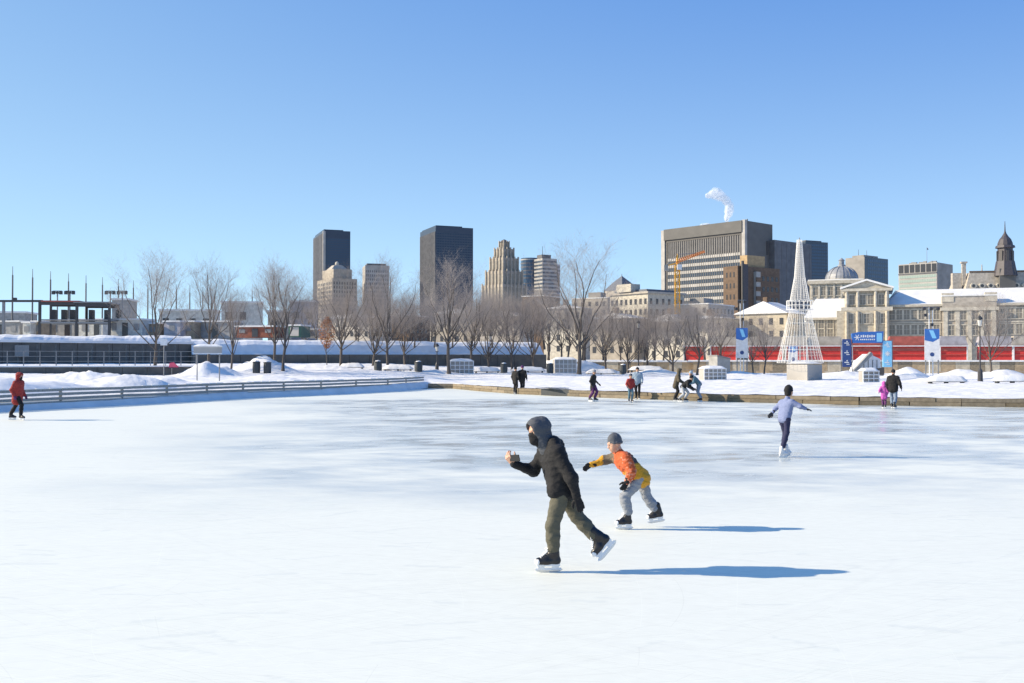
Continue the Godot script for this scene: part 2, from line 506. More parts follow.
	for q in ["L", "R"]:
		jc.append(cap(J["sh" + q], 0.074 * bulk, J["el" + q], 0.058 * bulk)); jc.append(cap(J["el" + q], 0.058 * bulk, (J["wr" + q] as Vector3).lerp(J["el" + q], 0.06), 0.042 * bulk))
	for c in S.get("jacket_more", []): jc.append(c)
	var jm: StandardMaterial3D = S.jacket
	part(S.get("jacket_name", "jacket"), net(jc, fine, 0.045 * s, jm, S.get("folds", 0.012) * s, [cap(mid + dn * (0.16 + hem), 0.01, mid + dn * 1.2, 0.01)], S.get("paint")), o)
	if fine < 0.012:
		for q in ["L", "R"]:
			var w: Vector3 = J["wr" + q]
			var toel: Vector3 = ((J["el" + q] as Vector3) - w).normalized()
			part("cuff", net([cap(w + toel * 0.012, 0.04 * bulk, w + toel * 0.045, 0.0455 * bulk)], 0.007, 0.01, S.get("glove", mt.boot_black) if S.has("paint") else jm), o)
	# trousers
	var tc := [cap(J.hipL, 0.1 * bulk, J.hipR, 0.1 * bulk), cap(mid, 0.105 * bulk, mid - dn * 0.1, 0.1 * bulk)]
	var leg: float = S.get("leg", 1.0) * s
	for q in ["L", "R"]:
		var kn: Vector3 = J["kn" + q]
		var an: Vector3 = J["an" + q]
		tc.append(cap(J["hip" + q], 0.1 * leg, kn, 0.071 * leg)); tc.append(cap(kn, 0.071 * leg, kn.lerp(an, 0.45), 0.073 * leg)); tc.append(cap(kn.lerp(an, 0.45), 0.073 * leg, an.lerp(kn, 0.06), 0.066 * leg))
	part("trousers", net(tc, fine, 0.03 * s, S.trousers, S.get("folds", 0.012) * 0.8 * s), o)
	# head wear
	match S.get("hat", "beanie"):
		"beanie":
			var hc2 := [cap(h.call(-0.02, 0.055), 0.093 * z, h.call(0.0, 0.06), 0.09 * z), cap(h.call(-0.02, 0.11), 0.05 * z, h.call(-0.01, 0.118), 0.045 * z)]
			for i in 12:
				var a := TAU * i / 12
				var b := TAU * (i + 1) / 12
				hc2.append(cap(h.call(cos(a) * 0.088 - 0.012, 0.035 - 0.018 * (1 - cos(a)), sin(a) * 0.082), 0.019 * z, h.call(cos(b) * 0.088 - 0.012, 0.035 - 0.018 * (1 - cos(b)), sin(b) * 0.082), 0.019 * z))
			if S.has("bigger_hat"): hc2.append(cap(h.call(-0.03, 0.02), 0.094 * z, h.call(-0.035, -0.05), 0.075 * z))
			part("hat", net(hc2, maxf(hc, 0.008), 0.012, S.hat_mat, 0.005), o)
		"hood":
			var hc3 := [cap(h.call(-0.03, 0.045), 0.112 * z, h.call(0.03, 0.048), 0.104 * z), cap(h.call(-0.02, 0.0), 0.108 * z, h.call(-0.025, -0.09), 0.095 * z), cap(h.call(-0.04, -0.06), 0.095 * z, neck + dn * 0.02, 0.1 * z)]
			part("hood", net(hc3, maxf(hc, 0.008), 0.03, S.hat_mat, 0.01, [cap(h.call(0.07, 0.02), 0.066 * z, h.call(0.2, 0.012), 0.085 * z), cap(h.call(0.06, -0.05), 0.062 * z, h.call(0.2, -0.05), 0.08 * z), cap(h.call(0.08, -0.12), 0.06 * z, h.call(0.2, -0.14), 0.075 * z)]), o)
	if S.has("hair"):
		part("hair", net([cap(h.call(-0.03, 0.03), 0.09 * z, h.call(-0.055, -0.05), 0.07 * z), cap(h.call(-0.06, -0.05), 0.06 * z, h.call(-0.085, -0.2), 0.035 * z)], maxf(hc, 0.01), 0.02, S.hair, 0.012), o)
	if S.has("gaiter"):
		part("neck_gaiter", net([cap(h.call(0.025, -0.045), 0.076 * z, h.call(0.045, -0.085), 0.064 * z), cap(h.call(0.078, -0.036), 0.042 * z, h.call(0.062, -0.08), 0.05 * z), cap(h.call(-0.005, -0.07), 0.078 * z, neck + dn * 0.02, 0.085 * z)], maxf(hc, 0.008), 0.02, S.gaiter, 0.008), o)
	# skates
	for q in ["L", "R"]:
		var ft: Array = J["ft" + q]
		skate(o, ft[0], ft[1], ft[2], s * S.get("foot", 1.0), maxf(0.009, fine * 0.75), S.get("boot", mt.boot_black))
	return o

func bend(a: Vector3, b: Vector3, l1: float, l2: float, towards: Vector3) -> Vector3:   # the knee or elbow between two ends
	var d := b - a
	var L := minf(d.length(), (l1 + l2) * 0.999)
	var x := (L * L + l1 * l1 - l2 * l2) / (2 * L)
	var y := sqrt(maxf(l1 * l1 - x * x, 0.0))
	var n := d.normalized()
	return a + n * x + (towards - n * towards.dot(n)).normalized() * y

# a standing or gliding figure facing +z. lean in degrees; feet: forward offsets; arms: [forward, out, up from the hip] of each hand relative to the shoulder
func pose(hgt: float, lean: float, fl: float, fr: float, handL: Vector3, handR: Vector3, opt := {}) -> Dictionary:
	var k := hgt / 1.75
	var hip_y: float = (0.92 - opt.get("crouch", 0.0)) * k + 0.05
	var a := deg_to_rad(lean)
	var up := Vector3(0, cos(a), sin(a))
	var mid := Vector3(opt.get("sway", 0.0), hip_y, 0)
	var J := {}
	J.hipL = mid + Vector3(0.085, 0, 0) * k
	J.hipR = mid - Vector3(0.085, 0, 0) * k
	var sh := mid + up * 0.46 * k
	var tw := Vector3(cos(opt.get("twist", 0.0)), 0, sin(opt.get("twist", 0.0)))
	J.shL = sh + tw * 0.185 * k
	J.shR = sh - tw * 0.185 * k
	J.neck = mid + up * 0.53 * k
	var hl := a * 0.6
	J.head = J.neck + Vector3(0, cos(hl), sin(hl)) * 0.165 * k + Vector3(0, 0, 0.015)
	J.hf = opt.get("look", Vector3(0, -0.1, 1))
	for q in ["L", "R"]:
		var s := 1.0 if q == "L" else -1.0
		var hand: Vector3 = (handL if q == "L" else handR) * k
		J["wr" + q] = J["sh" + q] + hand
		J["el" + q] = bend(J["sh" + q], J["wr" + q], 0.29 * k, 0.26 * k, Vector3(s * 0.4, -0.5, -1))
		J["hd" + q] = (J["wr" + q] - J["el" + q]).normalized()
		J["ht" + q] = Vector3(0, 0, 1)
		J["hn" + q] = Vector3(-s, 0, 0)
		var fz: float = (fl if q == "L" else fr) * k
		var o := Vector3(s * (0.09 + opt.get("spread", 0.0)) * k, opt.get("lift" + q, 0.0), fz)
		var f := Vector3(s * 0.25, -opt.get("lift" + q, 0.0) * 1.5, 1.0)
		var u := Vector3(0, 1, opt.get("lift" + q, 0.0) * 1.5)
		J["ft" + q] = [o, f, u]
		var fn := f.normalized()
		J["an" + q] = o - fn * 0.055 * k + u.normalized() * 0.23 * k
		J["kn" + q] = bend(J["hip" + q], J["an" + q], 0.43 * k, 0.36 * k, Vector3(s * 0.15, 0, 1))
	return J

# ---------------------------------------------------------------- the rink and the snow round it
const RIM := [Vector2(-46, 6), Vector2(-38, -8), Vector2(-30, -25.3), Vector2(-21.8, -42.5), Vector2(-18.7, -49), Vector2(-15.1, -57.7), Vector2(-11.6, -63), Vector2(-8.2, -69.5), Vector2(-6.4, -76.5), Vector2(-4.4, -76), Vector2(-2.2, -70), Vector2(0.5, -64), Vector2(3, -61.2), Vector2(5.2, -58.3), Vector2(10.1, -53.5), Vector2(17, -49), Vector2(21.3, -47.5), Vector2(25, -46.5), Vector2(34, -43), Vector2(44, -33), Vector2(47, -5), Vector2(40, 6)]
const MID := Vector2(0, -30)
var mounds := []

func rim_radius(dir: Vector2) -> float:
	var best := 60.0
	for i in RIM.size():
		var a: Vector2 = RIM[i] - MID
		var b: Vector2 = RIM[(i + 1) % RIM.size()] - MID
		var e := b - a
		var den := dir.cross(e)
		if absf(den) < 1e-6: continue
		var t := a.cross(e) / den
		var u := a.cross(dir) / den
		if t > 0.0 and u >= -1e-4 and u <= 1.0001: best = minf(best, t) if best < 59.9 else t
	return best

func lefty(dir: Vector2) -> float:      # 1 along the fenced side, 0 along the timber edge
	var a := atan2(dir.x, -dir.y)       # 0 straight ahead, negative to the left
	return smoothstep(-0.075, -0.16, a)

func snow_height(x: float, z: float, t: float, dir: Vector2) -> float:
	var l := lefty(dir)
	var right := 0.4 + 0.05 * nz.get_noise_2d(x * 40.0, z * 40.0)
	var left := smoothstep(0.0, 0.7, t) * 0.5 + smoothstep(0.6, 4.0, t) * 0.3 + 0.06 * nz.get_noise_2d(x * 60.0, z * 60.0) * minf(t, 1.0)
	var h := lerpf(right, left, l)
	var wl := smoothstep(14.0, -8.0, x)
	h += lerpf(0.26, 1.0, wl) * smoothstep(8.0, 55.0, t)
	h += (0.07 * nz.get_noise_2d(x * 12.0, z * 12.0) + 0.02 * nz2.get_noise_2d(x * 90.0, z * 90.0)) * smoothstep(0.3, 6.0, t)
	for m in mounds:
		var dx: float = (x - m[0]) / m[2]
		var dz: float = (z - m[1]) / m[3]
		var q := dx * dx + dz * dz
		if q < 6.0:
			var lump := exp(-q * 1.3)
			h += m[4] * lump * (1.0 + 0.25 * nz.get_noise_2d(x * 70.0, z * 70.0) + 0.06 * nz2.get_noise_2d(x * 150.0, z * 150.0)) * smoothstep(0.4, 2.2, t)
	return h

func ground_at(x: float, z: float) -> float:
	var v := Vector2(x, z) - MID
	var dir := v.normalized()
	var t := v.length() - rim_radius(dir)
	return 0.0 if t < 0.0 else snow_height(x, z, t, dir)

func mound(u: float, d: float, top: float, rx: float, rz: float) -> void:     # a heap whose crest is seen at row `top`
	var x := bx(u, d)
	mounds.append([x, -d, rx, rz, by(top, d) - ground_at(x, -d)])

func build_ground() -> void:
	for a in [[-8, 46.5, 377, 2.6, 2.0], [52, 49.5, 381, 1.7, 1.6], [128, 54, 374.5, 2.6, 2.0], [76, 61, 374, 3.6, 2.2], [112, 62, 374, 2.6, 2.2], [163, 58, 376, 1.5, 1.5], [203, 76, 362, 1.5, 1.4], [224, 78, 366.5, 1.5, 1.5],
		[264, 88, 356.3, 2.4, 2.0], [270, 67, 374.5, 2.2, 1.4], [296, 68, 379, 1.2, 1.0], [318, 95, 364.5, 4.0, 2.0], [907, 84, 367, 1.7, 1.5], [1003, 84, 369.0, 2.2, 1.5], [960, 86, 370, 2.4, 1.4], [588, 108, 362, 3.0, 2.0], [655, 100, 369, 3.0, 1.6], [735, 92, 371, 3.6, 1.5], [520, 103, 370, 3.0, 1.5], [845, 90, 371, 3.0, 1.3], [436, 98, 369, 2.5, 1.5], [930, 75, 378, 2.5, 1.2]]:
		mound(a[0], a[1], a[2], a[3], a[4])
	# snow field: rings outward from the rink's edge
	var angs := PackedFloat32Array()
	var a := -PI
	while a < PI:
		angs.append(a)
		a += 0.0042 if absf(a) < 0.85 else 0.03
	angs.append(PI)
	var ts := PackedFloat32Array([0.0, 0.12, 0.3, 0.55, 0.85, 1.2])
	while ts[-1] < 70.0:
		ts.append(ts[-1] + (0.4 if ts[-1] < 14 else 0.6 if ts[-1] < 50 else 2.0))
	var v := PackedVector3Array()
	var n := ts.size()
	for q in angs:
		var dir := Vector2(sin(q), -cos(q))
		var r := rim_radius(dir)
		for t in ts:
			var p := MID + dir * (r + t)
			v.append(Vector3(p.x, snow_height(p.x, p.y, t, dir), p.y))
	var idx := PackedInt32Array()
	for i in angs.size() - 1:
		for j in n - 1:
			var k := i * n + j
			idx.append_array(PackedInt32Array([k, k + 1, k + n + 1, k, k + n + 1, k + n]))
	var ar := []
	ar.resize(Mesh.ARRAY_MAX)
	ar[Mesh.ARRAY_VERTEX] = v
	ar[Mesh.ARRAY_INDEX] = idx
	var st := SurfaceTool.new()
	st.create_from_arrays(ar)
	st.generate_normals()
	var me := st.commit()
	me.surface_set_material(0, mt.snow)
	setting("snow_ground", me)
	# the far ground, out to the horizon
	var b := B.new()
	b.quad(Vector3(-4000, 0.05, -95), Vector3(4000, 0.05, -95), Vector3(4000, 0.05, -6000), Vector3(-4000, 0.05, -6000))
	b.quad(Vector3(-4000, -0.12, 600), Vector3(4000, -0.12, 600), Vector3(4000, -0.12, -95), Vector3(-4000, -0.12, -95))
	setting("ground", b.mesh(mt.roof_snow))
	b = B.new()
	b.box(Vector3(1500 + 8, 1.0, -1622.5), Vector3(3000, 2.1, 3000))
	setting("street", b.mesh(mt.roof_snow))
	build_ice()

func build_ice() -> void:
	var N := 2048
	var albedo := PackedByteArray()
	albedo.resize(N * N * 3)
	var rough := PackedByteArray()
	rough.resize(N * N)
	var a := FastNoiseLite.new()
	a.seed = 5; a.frequency = 0.035; a.fractal_octaves = 4
	var c := FastNoiseLite.new()
	c.seed = 11; c.frequency = 0.22; c.fractal_octaves = 4
	var e := FastNoiseLite.new()
	e.seed = 23; e.frequency = 0.9; e.fractal_octaves = 3
	# skate marks: long thin arcs of shaved ice
	var marks := PackedFloat32Array()
	marks.resize(N * N)
	var r := RandomNumberGenerator.new()
	r.seed = 77
	for i in 2600:
		var p := Vector2(r.randf() * N, r.randf() * N)
		var ang := r.randf_range(-0.5, 0.5) + (PI if r.randf() < 0.5 else 0.0)
		var turn := r.randf_range(-0.008, 0.008)
		var w := r.randf_range(0.15, 0.75)
		for k in r.randi_range(40, 260):
			p += Vector2(cos(ang), sin(ang))
			ang += turn
			var x := int(p.x); var y := int(p.y)
			if x >= 0 and y >= 0 and x < N and y < N: marks[y * N + x] = minf(1.0, marks[y * N + x] + w * 0.6)
	# short flecks of shaved ice
	for i in 9000:
		var p := Vector2(r.randf() * N, r.randf() * N)
		var ang := r.randfn(0.0, 0.35)
		for k in r.randi_range(3, 15):
			p += Vector2(cos(ang), sin(ang))
			var x := int(p.x); var y := int(p.y)
			if x >= 0 and y >= 0 and x < N and y < N - 1:
				marks[y * N + x] = 1.0
				if i % 3 == 0: marks[(y + 1) * N + x] = 0.8
	for y in N:
		var wz := 8.0 - 90.0 * y / N
		for x in N:
			var wx := -50.0 + 100.0 * x / N
			# swept, polished ice lies in the far half; the near half is dusted with shavings
			var bare := 0.55 + 0.6 * a.get_noise_2d(wx * 0.9, wz * 1.1) + 0.8 * c.get_noise_2d(wx * 0.9, wz * 1.3) + 0.5 * e.get_noise_2d(wx * 0.7, wz * 1.3)
			var field := smoothstep(-13.0, -24.0, wz - 0.25 * maxf(wx - 4.0, 0.0) + 3.5 * a.get_noise_2d(wx * 2.0, wz * 2.0 + 90.0)) * smoothstep(-11.0, -2.0, wx - 0.12 * (wz + 20.0) + 6.0 * a.get_noise_2d(wx, wz + 300.0))
			field *= 1.0 - 0.75 * smoothstep(-52.0, -60.0, wz)
			var s := clampf(bare * field * 1.0 - 0.04, 0.0, 0.9)
			s = clampf(s - marks[y * N + x] * 0.85 * s, 0.0, 1.0)
			var i := y * N + x
			var m := marks[i]
			albedo[i * 3] = int(lerpf(229.0 - 9.0 * m, 190.0, s))
			albedo[i * 3 + 1] = int(lerpf(232.0 - 8.0 * m, 198.0, s))
			albedo[i * 3 + 2] = int(lerpf(221.0 - 6.0 * m, 198.0, s))
			rough[i] = int(255.0 * lerpf(0.6, 0.1, s))
	var m := StandardMaterial3D.new()
	m.resource_name = "ice"
	m.albedo_texture = ImageTexture.create_from_image(Image.create_from_data(N, N, false, Image.FORMAT_RGB8, albedo))
	m.roughness_texture = ImageTexture.create_from_image(Image.create_from_data(N, N, false, Image.FORMAT_L8, rough))
	m.roughness_texture_channel = BaseMaterial3D.TEXTURE_CHANNEL_RED
	m.roughness = 1.0
	# fine scratches and shavings, repeating every 5 m
	var D := 1024
	var fine := PackedByteArray()
	fine.resize(D * D)
	var f := FastNoiseLite.new()
	f.seed = 3; f.frequency = 0.02; f.fractal_octaves = 5
	var fi := f.get_seamless_image(D, D)
	fi.convert(Image.FORMAT_L8)
	var fd := fi.get_data()
	for i in D * D:
		fine[i] = 245 + int(fd[i] * 0.02)
	for i in 800:
		var p := Vector2(r.randf() * D, r.randf() * D)
		var ang := r.randf_range(-0.7, 0.7) if r.randf() < 0.93 else r.randf() * TAU
		var turn := r.randf_range(-0.0012, 0.0012)
		var dark := r.randf() < 0.35
		for k in r.randi_range(60, 420):
			p += Vector2(cos(ang), sin(ang))
			ang += turn
			var q := posmod(int(p.y), D) * D + posmod(int(p.x), D)
			fine[q] = maxi(fine[q] - 11, 214) if dark else mini(fine[q] + 7, 255)
	m.detail_enabled = true
	m.detail_blend_mode = BaseMaterial3D.BLEND_MODE_MUL
	m.detail_albedo = ImageTexture.create_from_image(Image.create_from_data(D, D, false, Image.FORMAT_L8, fine))
	m.detail_uv_layer = BaseMaterial3D.DETAIL_UV_2
	# the sheet, cut to the rim
	var v := PackedVector3Array()
	var uv := PackedVector2Array()
	var uv2 := PackedVector2Array()
	var nn := PackedVector3Array()
	for i in RIM.size():
		for p in [MID, RIM[i], RIM[(i + 1) % RIM.size()]]:
			var pp: Vector2 = MID + (p - MID) * 1.01
			v.append(Vector3(pp.x, 0.0, pp.y))
			nn.append(Vector3.UP)
			uv.append(Vector2((pp.x + 50.0) / 100.0, (8.0 - pp.y) / 90.0))
			uv2.append(pp / 5.0)
	var ar := []
	ar.resize(Mesh.ARRAY_MAX)
	ar[Mesh.ARRAY_VERTEX] = v; ar[Mesh.ARRAY_NORMAL] = nn; ar[Mesh.ARRAY_TEX_UV] = uv; ar[Mesh.ARRAY_TEX_UV2] = uv2
	var me := ArrayMesh.new()
	me.add_surface_from_arrays(Mesh.PRIMITIVE_TRIANGLES, ar)
	me.surface_set_material(0, m)
	setting("ice", me)

func build_edges() -> void:
	# timber edge along the far and right side
	var e := thing("rink_edge", "low weathered timber edge holding back the snow along the rink", "kerb")
	var tims := ["timber", "timber2", "timber3"]
	rng.seed = 41
	for i in range(8, 18):
		var a := Vector3(RIM[i].x, 0, RIM[i].y)
		var b := Vector3(RIM[i + 1].x, 0, RIM[i + 1].y)
		var L := a.distance_to(b)
		var n := maxi(1, roundi(L / 2.4))
		for k in n:
			for row in 2:
				var off := 0.5 if row else 0.0
				var t0 := 0.0 if k == 0 else clampf((k + off) / n, 0.0, 1.0)
				var t1 := clampf((k + 1 + off) / n, 0.0, 1.0)
				if row and k == n - 1: t1 = 1.0
				var p := a.lerp(b, t0) ; var q := a.lerp(b, t1)
				var d := (q - p).normalized() * 0.012
				if p.distance_to(q) < 0.1: continue
				var y := 0.1 + row * 0.19
				var j := Vector3(rng.randf_range(-0.02, 0.02), 0, rng.randf_range(-0.02, 0.02))
				part("timber", B.new().bar(p + d + Vector3(0, y, 0.02) + j, q - d + Vector3(0, y, 0.02) + j, 0.22, 0.178).mesh(mt[tims[rng.randi() % 3]]), e)
	# rail fence on the snow bank along the left side
	var f := thing("rail_fence", "grey wooden rail fence half buried in snow along the left bank", "fence")
	rng.seed = 8
	for i in range(2, 8):
		var a := Vector3(RIM[i].x, 0, RIM[i].y)
		var b := Vector3(RIM[i + 1].x, 0, RIM[i + 1].y)
		var out := Vector3(-0.42, 0, -0.12)
		var L := a.distance_to(b)
		var n := maxi(1, roundi(L / 3.6))
		for k in n:
			var p := a.lerp(b, float(k) / n) + out
			var q := a.lerp(b, float(k + 1) / n) + out
			part("post", B.new().box(p + Vector3(-0.03, 0.42, 0), Vector3(0.1, 0.84, 0.1)).mesh(mt.rail_wood), f)
			for r in 4:
				var y: float = [0.84, 0.65, 0.45, 0.26][r]
				var tilt := rng.randf_range(-0.02, 0.02)
				part("rail", B.new().bar(p + Vector3(0.055, y + tilt, 0), q + Vector3(0.055, y - tilt, 0), 0.05, 0.125).mesh(mt.rail_wood), f)
			# snow caught on the top rail
			var m := 5
			for s in m:
				if rng.randf() < 0.55:
					var t0 := (s + 0.05) / m; var t1 := (s + 0.95) / m
					part("snow_strip", B.new().bar(p.lerp(q, t0) + Vector3(0.05, 0.915, 0), p.lerp(q, t1) + Vector3(0.05, 0.915, 0), 0.07, 0.03 + rng.randf() * 0.03).mesh(mt.snow), f)

# ---------------------------------------------------------------- what stands round the rink
func snowcap(w: float, h: float, d: float) -> ArrayMesh:      # a pillow of snow of that size, its underside at y = 0
	var st := SurfaceTool.new()
	st.begin(Mesh.PRIMITIVE_TRIANGLES)
	var nx := 9
	var nz_ := 5
	var P := []
	for i in nx:
		for j in nz_:
			var s := i / (nx - 1.0) * 2 - 1
			var t := j / (nz_ - 1.0) * 2 - 1
			var k := (1.0 - pow(absf(s), 4)) * (1.0 - pow(absf(t), 3))
			P.append(Vector3(s * w * 0.5, h * pow(maxf(k, 0.0), 0.45) * (1.0 + 0.3 * nz.get_noise_2d(s * 400 + w * 90, t * 400)), t * d * 0.5))
	st.set_smooth_group(0)
	for i in nx - 1:
		for j in nz_ - 1:
			var a := i * nz_ + j
			for q in [a, a + nz_ + 1, a + 1, a, a + nz_, a + nz_ + 1]: st.add_vertex(P[q])
	st.index()
	st.generate_normals()
	var me := st.commit()
	me.surface_set_material(0, mt.snow)
	return me

func bench(u: float, d: float, wpx: float, label: String) -> void:
	var x := bx(u, d)
	var w := wpx * d * 0.001
	var y := ground_at(x, -d) - 0.17
	var t := thing("park_bench", label, "bench", Vector3(x, y, -d), 0, "snow-covered benches behind the rink")
	for k in 3:
		part("slat", B.new().box(Vector3(0, 0.3, -0.16 + k * 0.16), Vector3(w, 0.06, 0.13)).mesh(mt.steel_grey), t)
	for s in [-0.42, 0.0, 0.42]:
		part("leg", B.new().box(Vector3(s * w, 0.12, 0), Vector3(0.16, 0.3, 0.42)).mesh(mt.bin_dark), t)
	part("snow_cushion", snowcap(w * 1.06, 0.42, 0.75), t, Vector3(0, 0.32, 0))

func bin(u: float, d: float, label: String, r := 0.33, h := 0.95) -> void:
	var x := bx(u, d)
	var t := thing("litter_bin", label, "bin", Vector3(x, ground_at(x, -d) - 0.06, -d), 0, "dark litter bins in the snow")
	part("drum", B.new().lathe(Vector3.ZERO, [Vector2(0.01, 0), Vector2(r * 0.92, 0), Vector2(r, h * 0.5), Vector2(r * 0.94, h), Vector2(r * 0.8, h)], 14).mesh(mt.bin_dark), t)
	part("rim", B.new().lathe(Vector3.ZERO, [Vector2(r * 0.7, h), Vector2(r * 1.04, h + 0.002), Vector2(r * 1.04, h + 0.07), Vector2(r * 0.7, h + 0.07)], 14).mesh(mt.steel_dark), t)
	part("snow_lid", B.new().lathe(Vector3(0, h + 0.05, 0), [Vector2(r * 0.72, 0), Vector2(r * 0.6, 0.09), Vector2(0.01, 0.14)], 12).mesh(mt.snow), t)

func crate(u: float, d: float, wpx: float, hpx: float, label: String, deep := 1.3, yaw := 12.0) -> void:      # white lattice enclosure
	var x := bx(u, d)
	var w := wpx * d * 0.001
	var h := hpx * d * 0.001
	var t := thing("lattice_box", label, "lattice box", Vector3(x, ground_at(x, -d) - 0.05, -d), yaw, "white lattice boxes among the trees")
	part("core", B.new().box(Vector3(0, h * 0.48, 0), Vector3(w - 0.1, h * 0.94, deep - 0.1)).mesh(mt.concrete_pale), t)
	var n := maxi(3, roundi(w / 0.42))
	for i in n + 1:
		part("batten", B.new().box(Vector3(-w * 0.5 + w * i / n, h * 0.5, deep * 0.5), Vector3(0.07, h, 0.06)).mesh(mt.white_paint), t)
	for i in 4:
		part("batten", B.new().box(Vector3(0, h * (0.06 + 0.3 * i), deep * 0.5 + 0.05), Vector3(w + 0.07, 0.07, 0.035)).mesh(mt.white_paint), t)
	for i in 4:
		part("batten", B.new().box(Vector3(w * 0.5, h * 0.5, deep * (0.5 - i / 3.0) - 0.04), Vector3(0.06, h, 0.07)).mesh(mt.white_paint), t)
	part("snow_top", snowcap(w * 1.03, 0.25, deep * 1.05), t, Vector3(0, h * 0.97, 0))

func lamp_post(u: float, d: float, top: float, label: String) -> void:
	var x := bx(u, d)
	var y := ground_at(x, -d) if d < 112 else 2.05
	var h := by(top, d) - y
	var t := thing("street_lamp", label, "lamp post", Vector3(x, y, -d), 0, "lantern posts by the rink")
	part("base", B.new().lathe(Vector3.ZERO, [Vector2(0.2, 0), Vector2(0.18, 0.8), Vector2(0.07, 1.0)], 10).mesh(mt.steel_dark), t)
	part("pole", B.new().tube(Vector3(0, 1.0, 0), Vector3(0, h - 0.85, 0), 0.06, 0.045, 8).mesh(mt.steel_dark), t)
	var l := part("lantern", B.new().lathe(Vector3(0, h - 0.85, 0), [Vector2(0.08, 0), Vector2(0.12, 0.08), Vector2(0.19, 0.45), Vector2(0.05, 0.52)], 8).mesh(mt.lamp_glass), t)
	part("cap", B.new().lathe(Vector3(0, h - 0.33, 0), [Vector2(0.24, 0), Vector2(0.18, 0.14), Vector2(0.06, 0.26), Vector2(0.02, 0.4)], 8).mesh(mt.black_iron), l)
	part("bracket", B.new().box(Vector3(0, h - 0.9, 0), Vector3(0.34, 0.06, 0.06)).mesh(mt.black_iron), t)

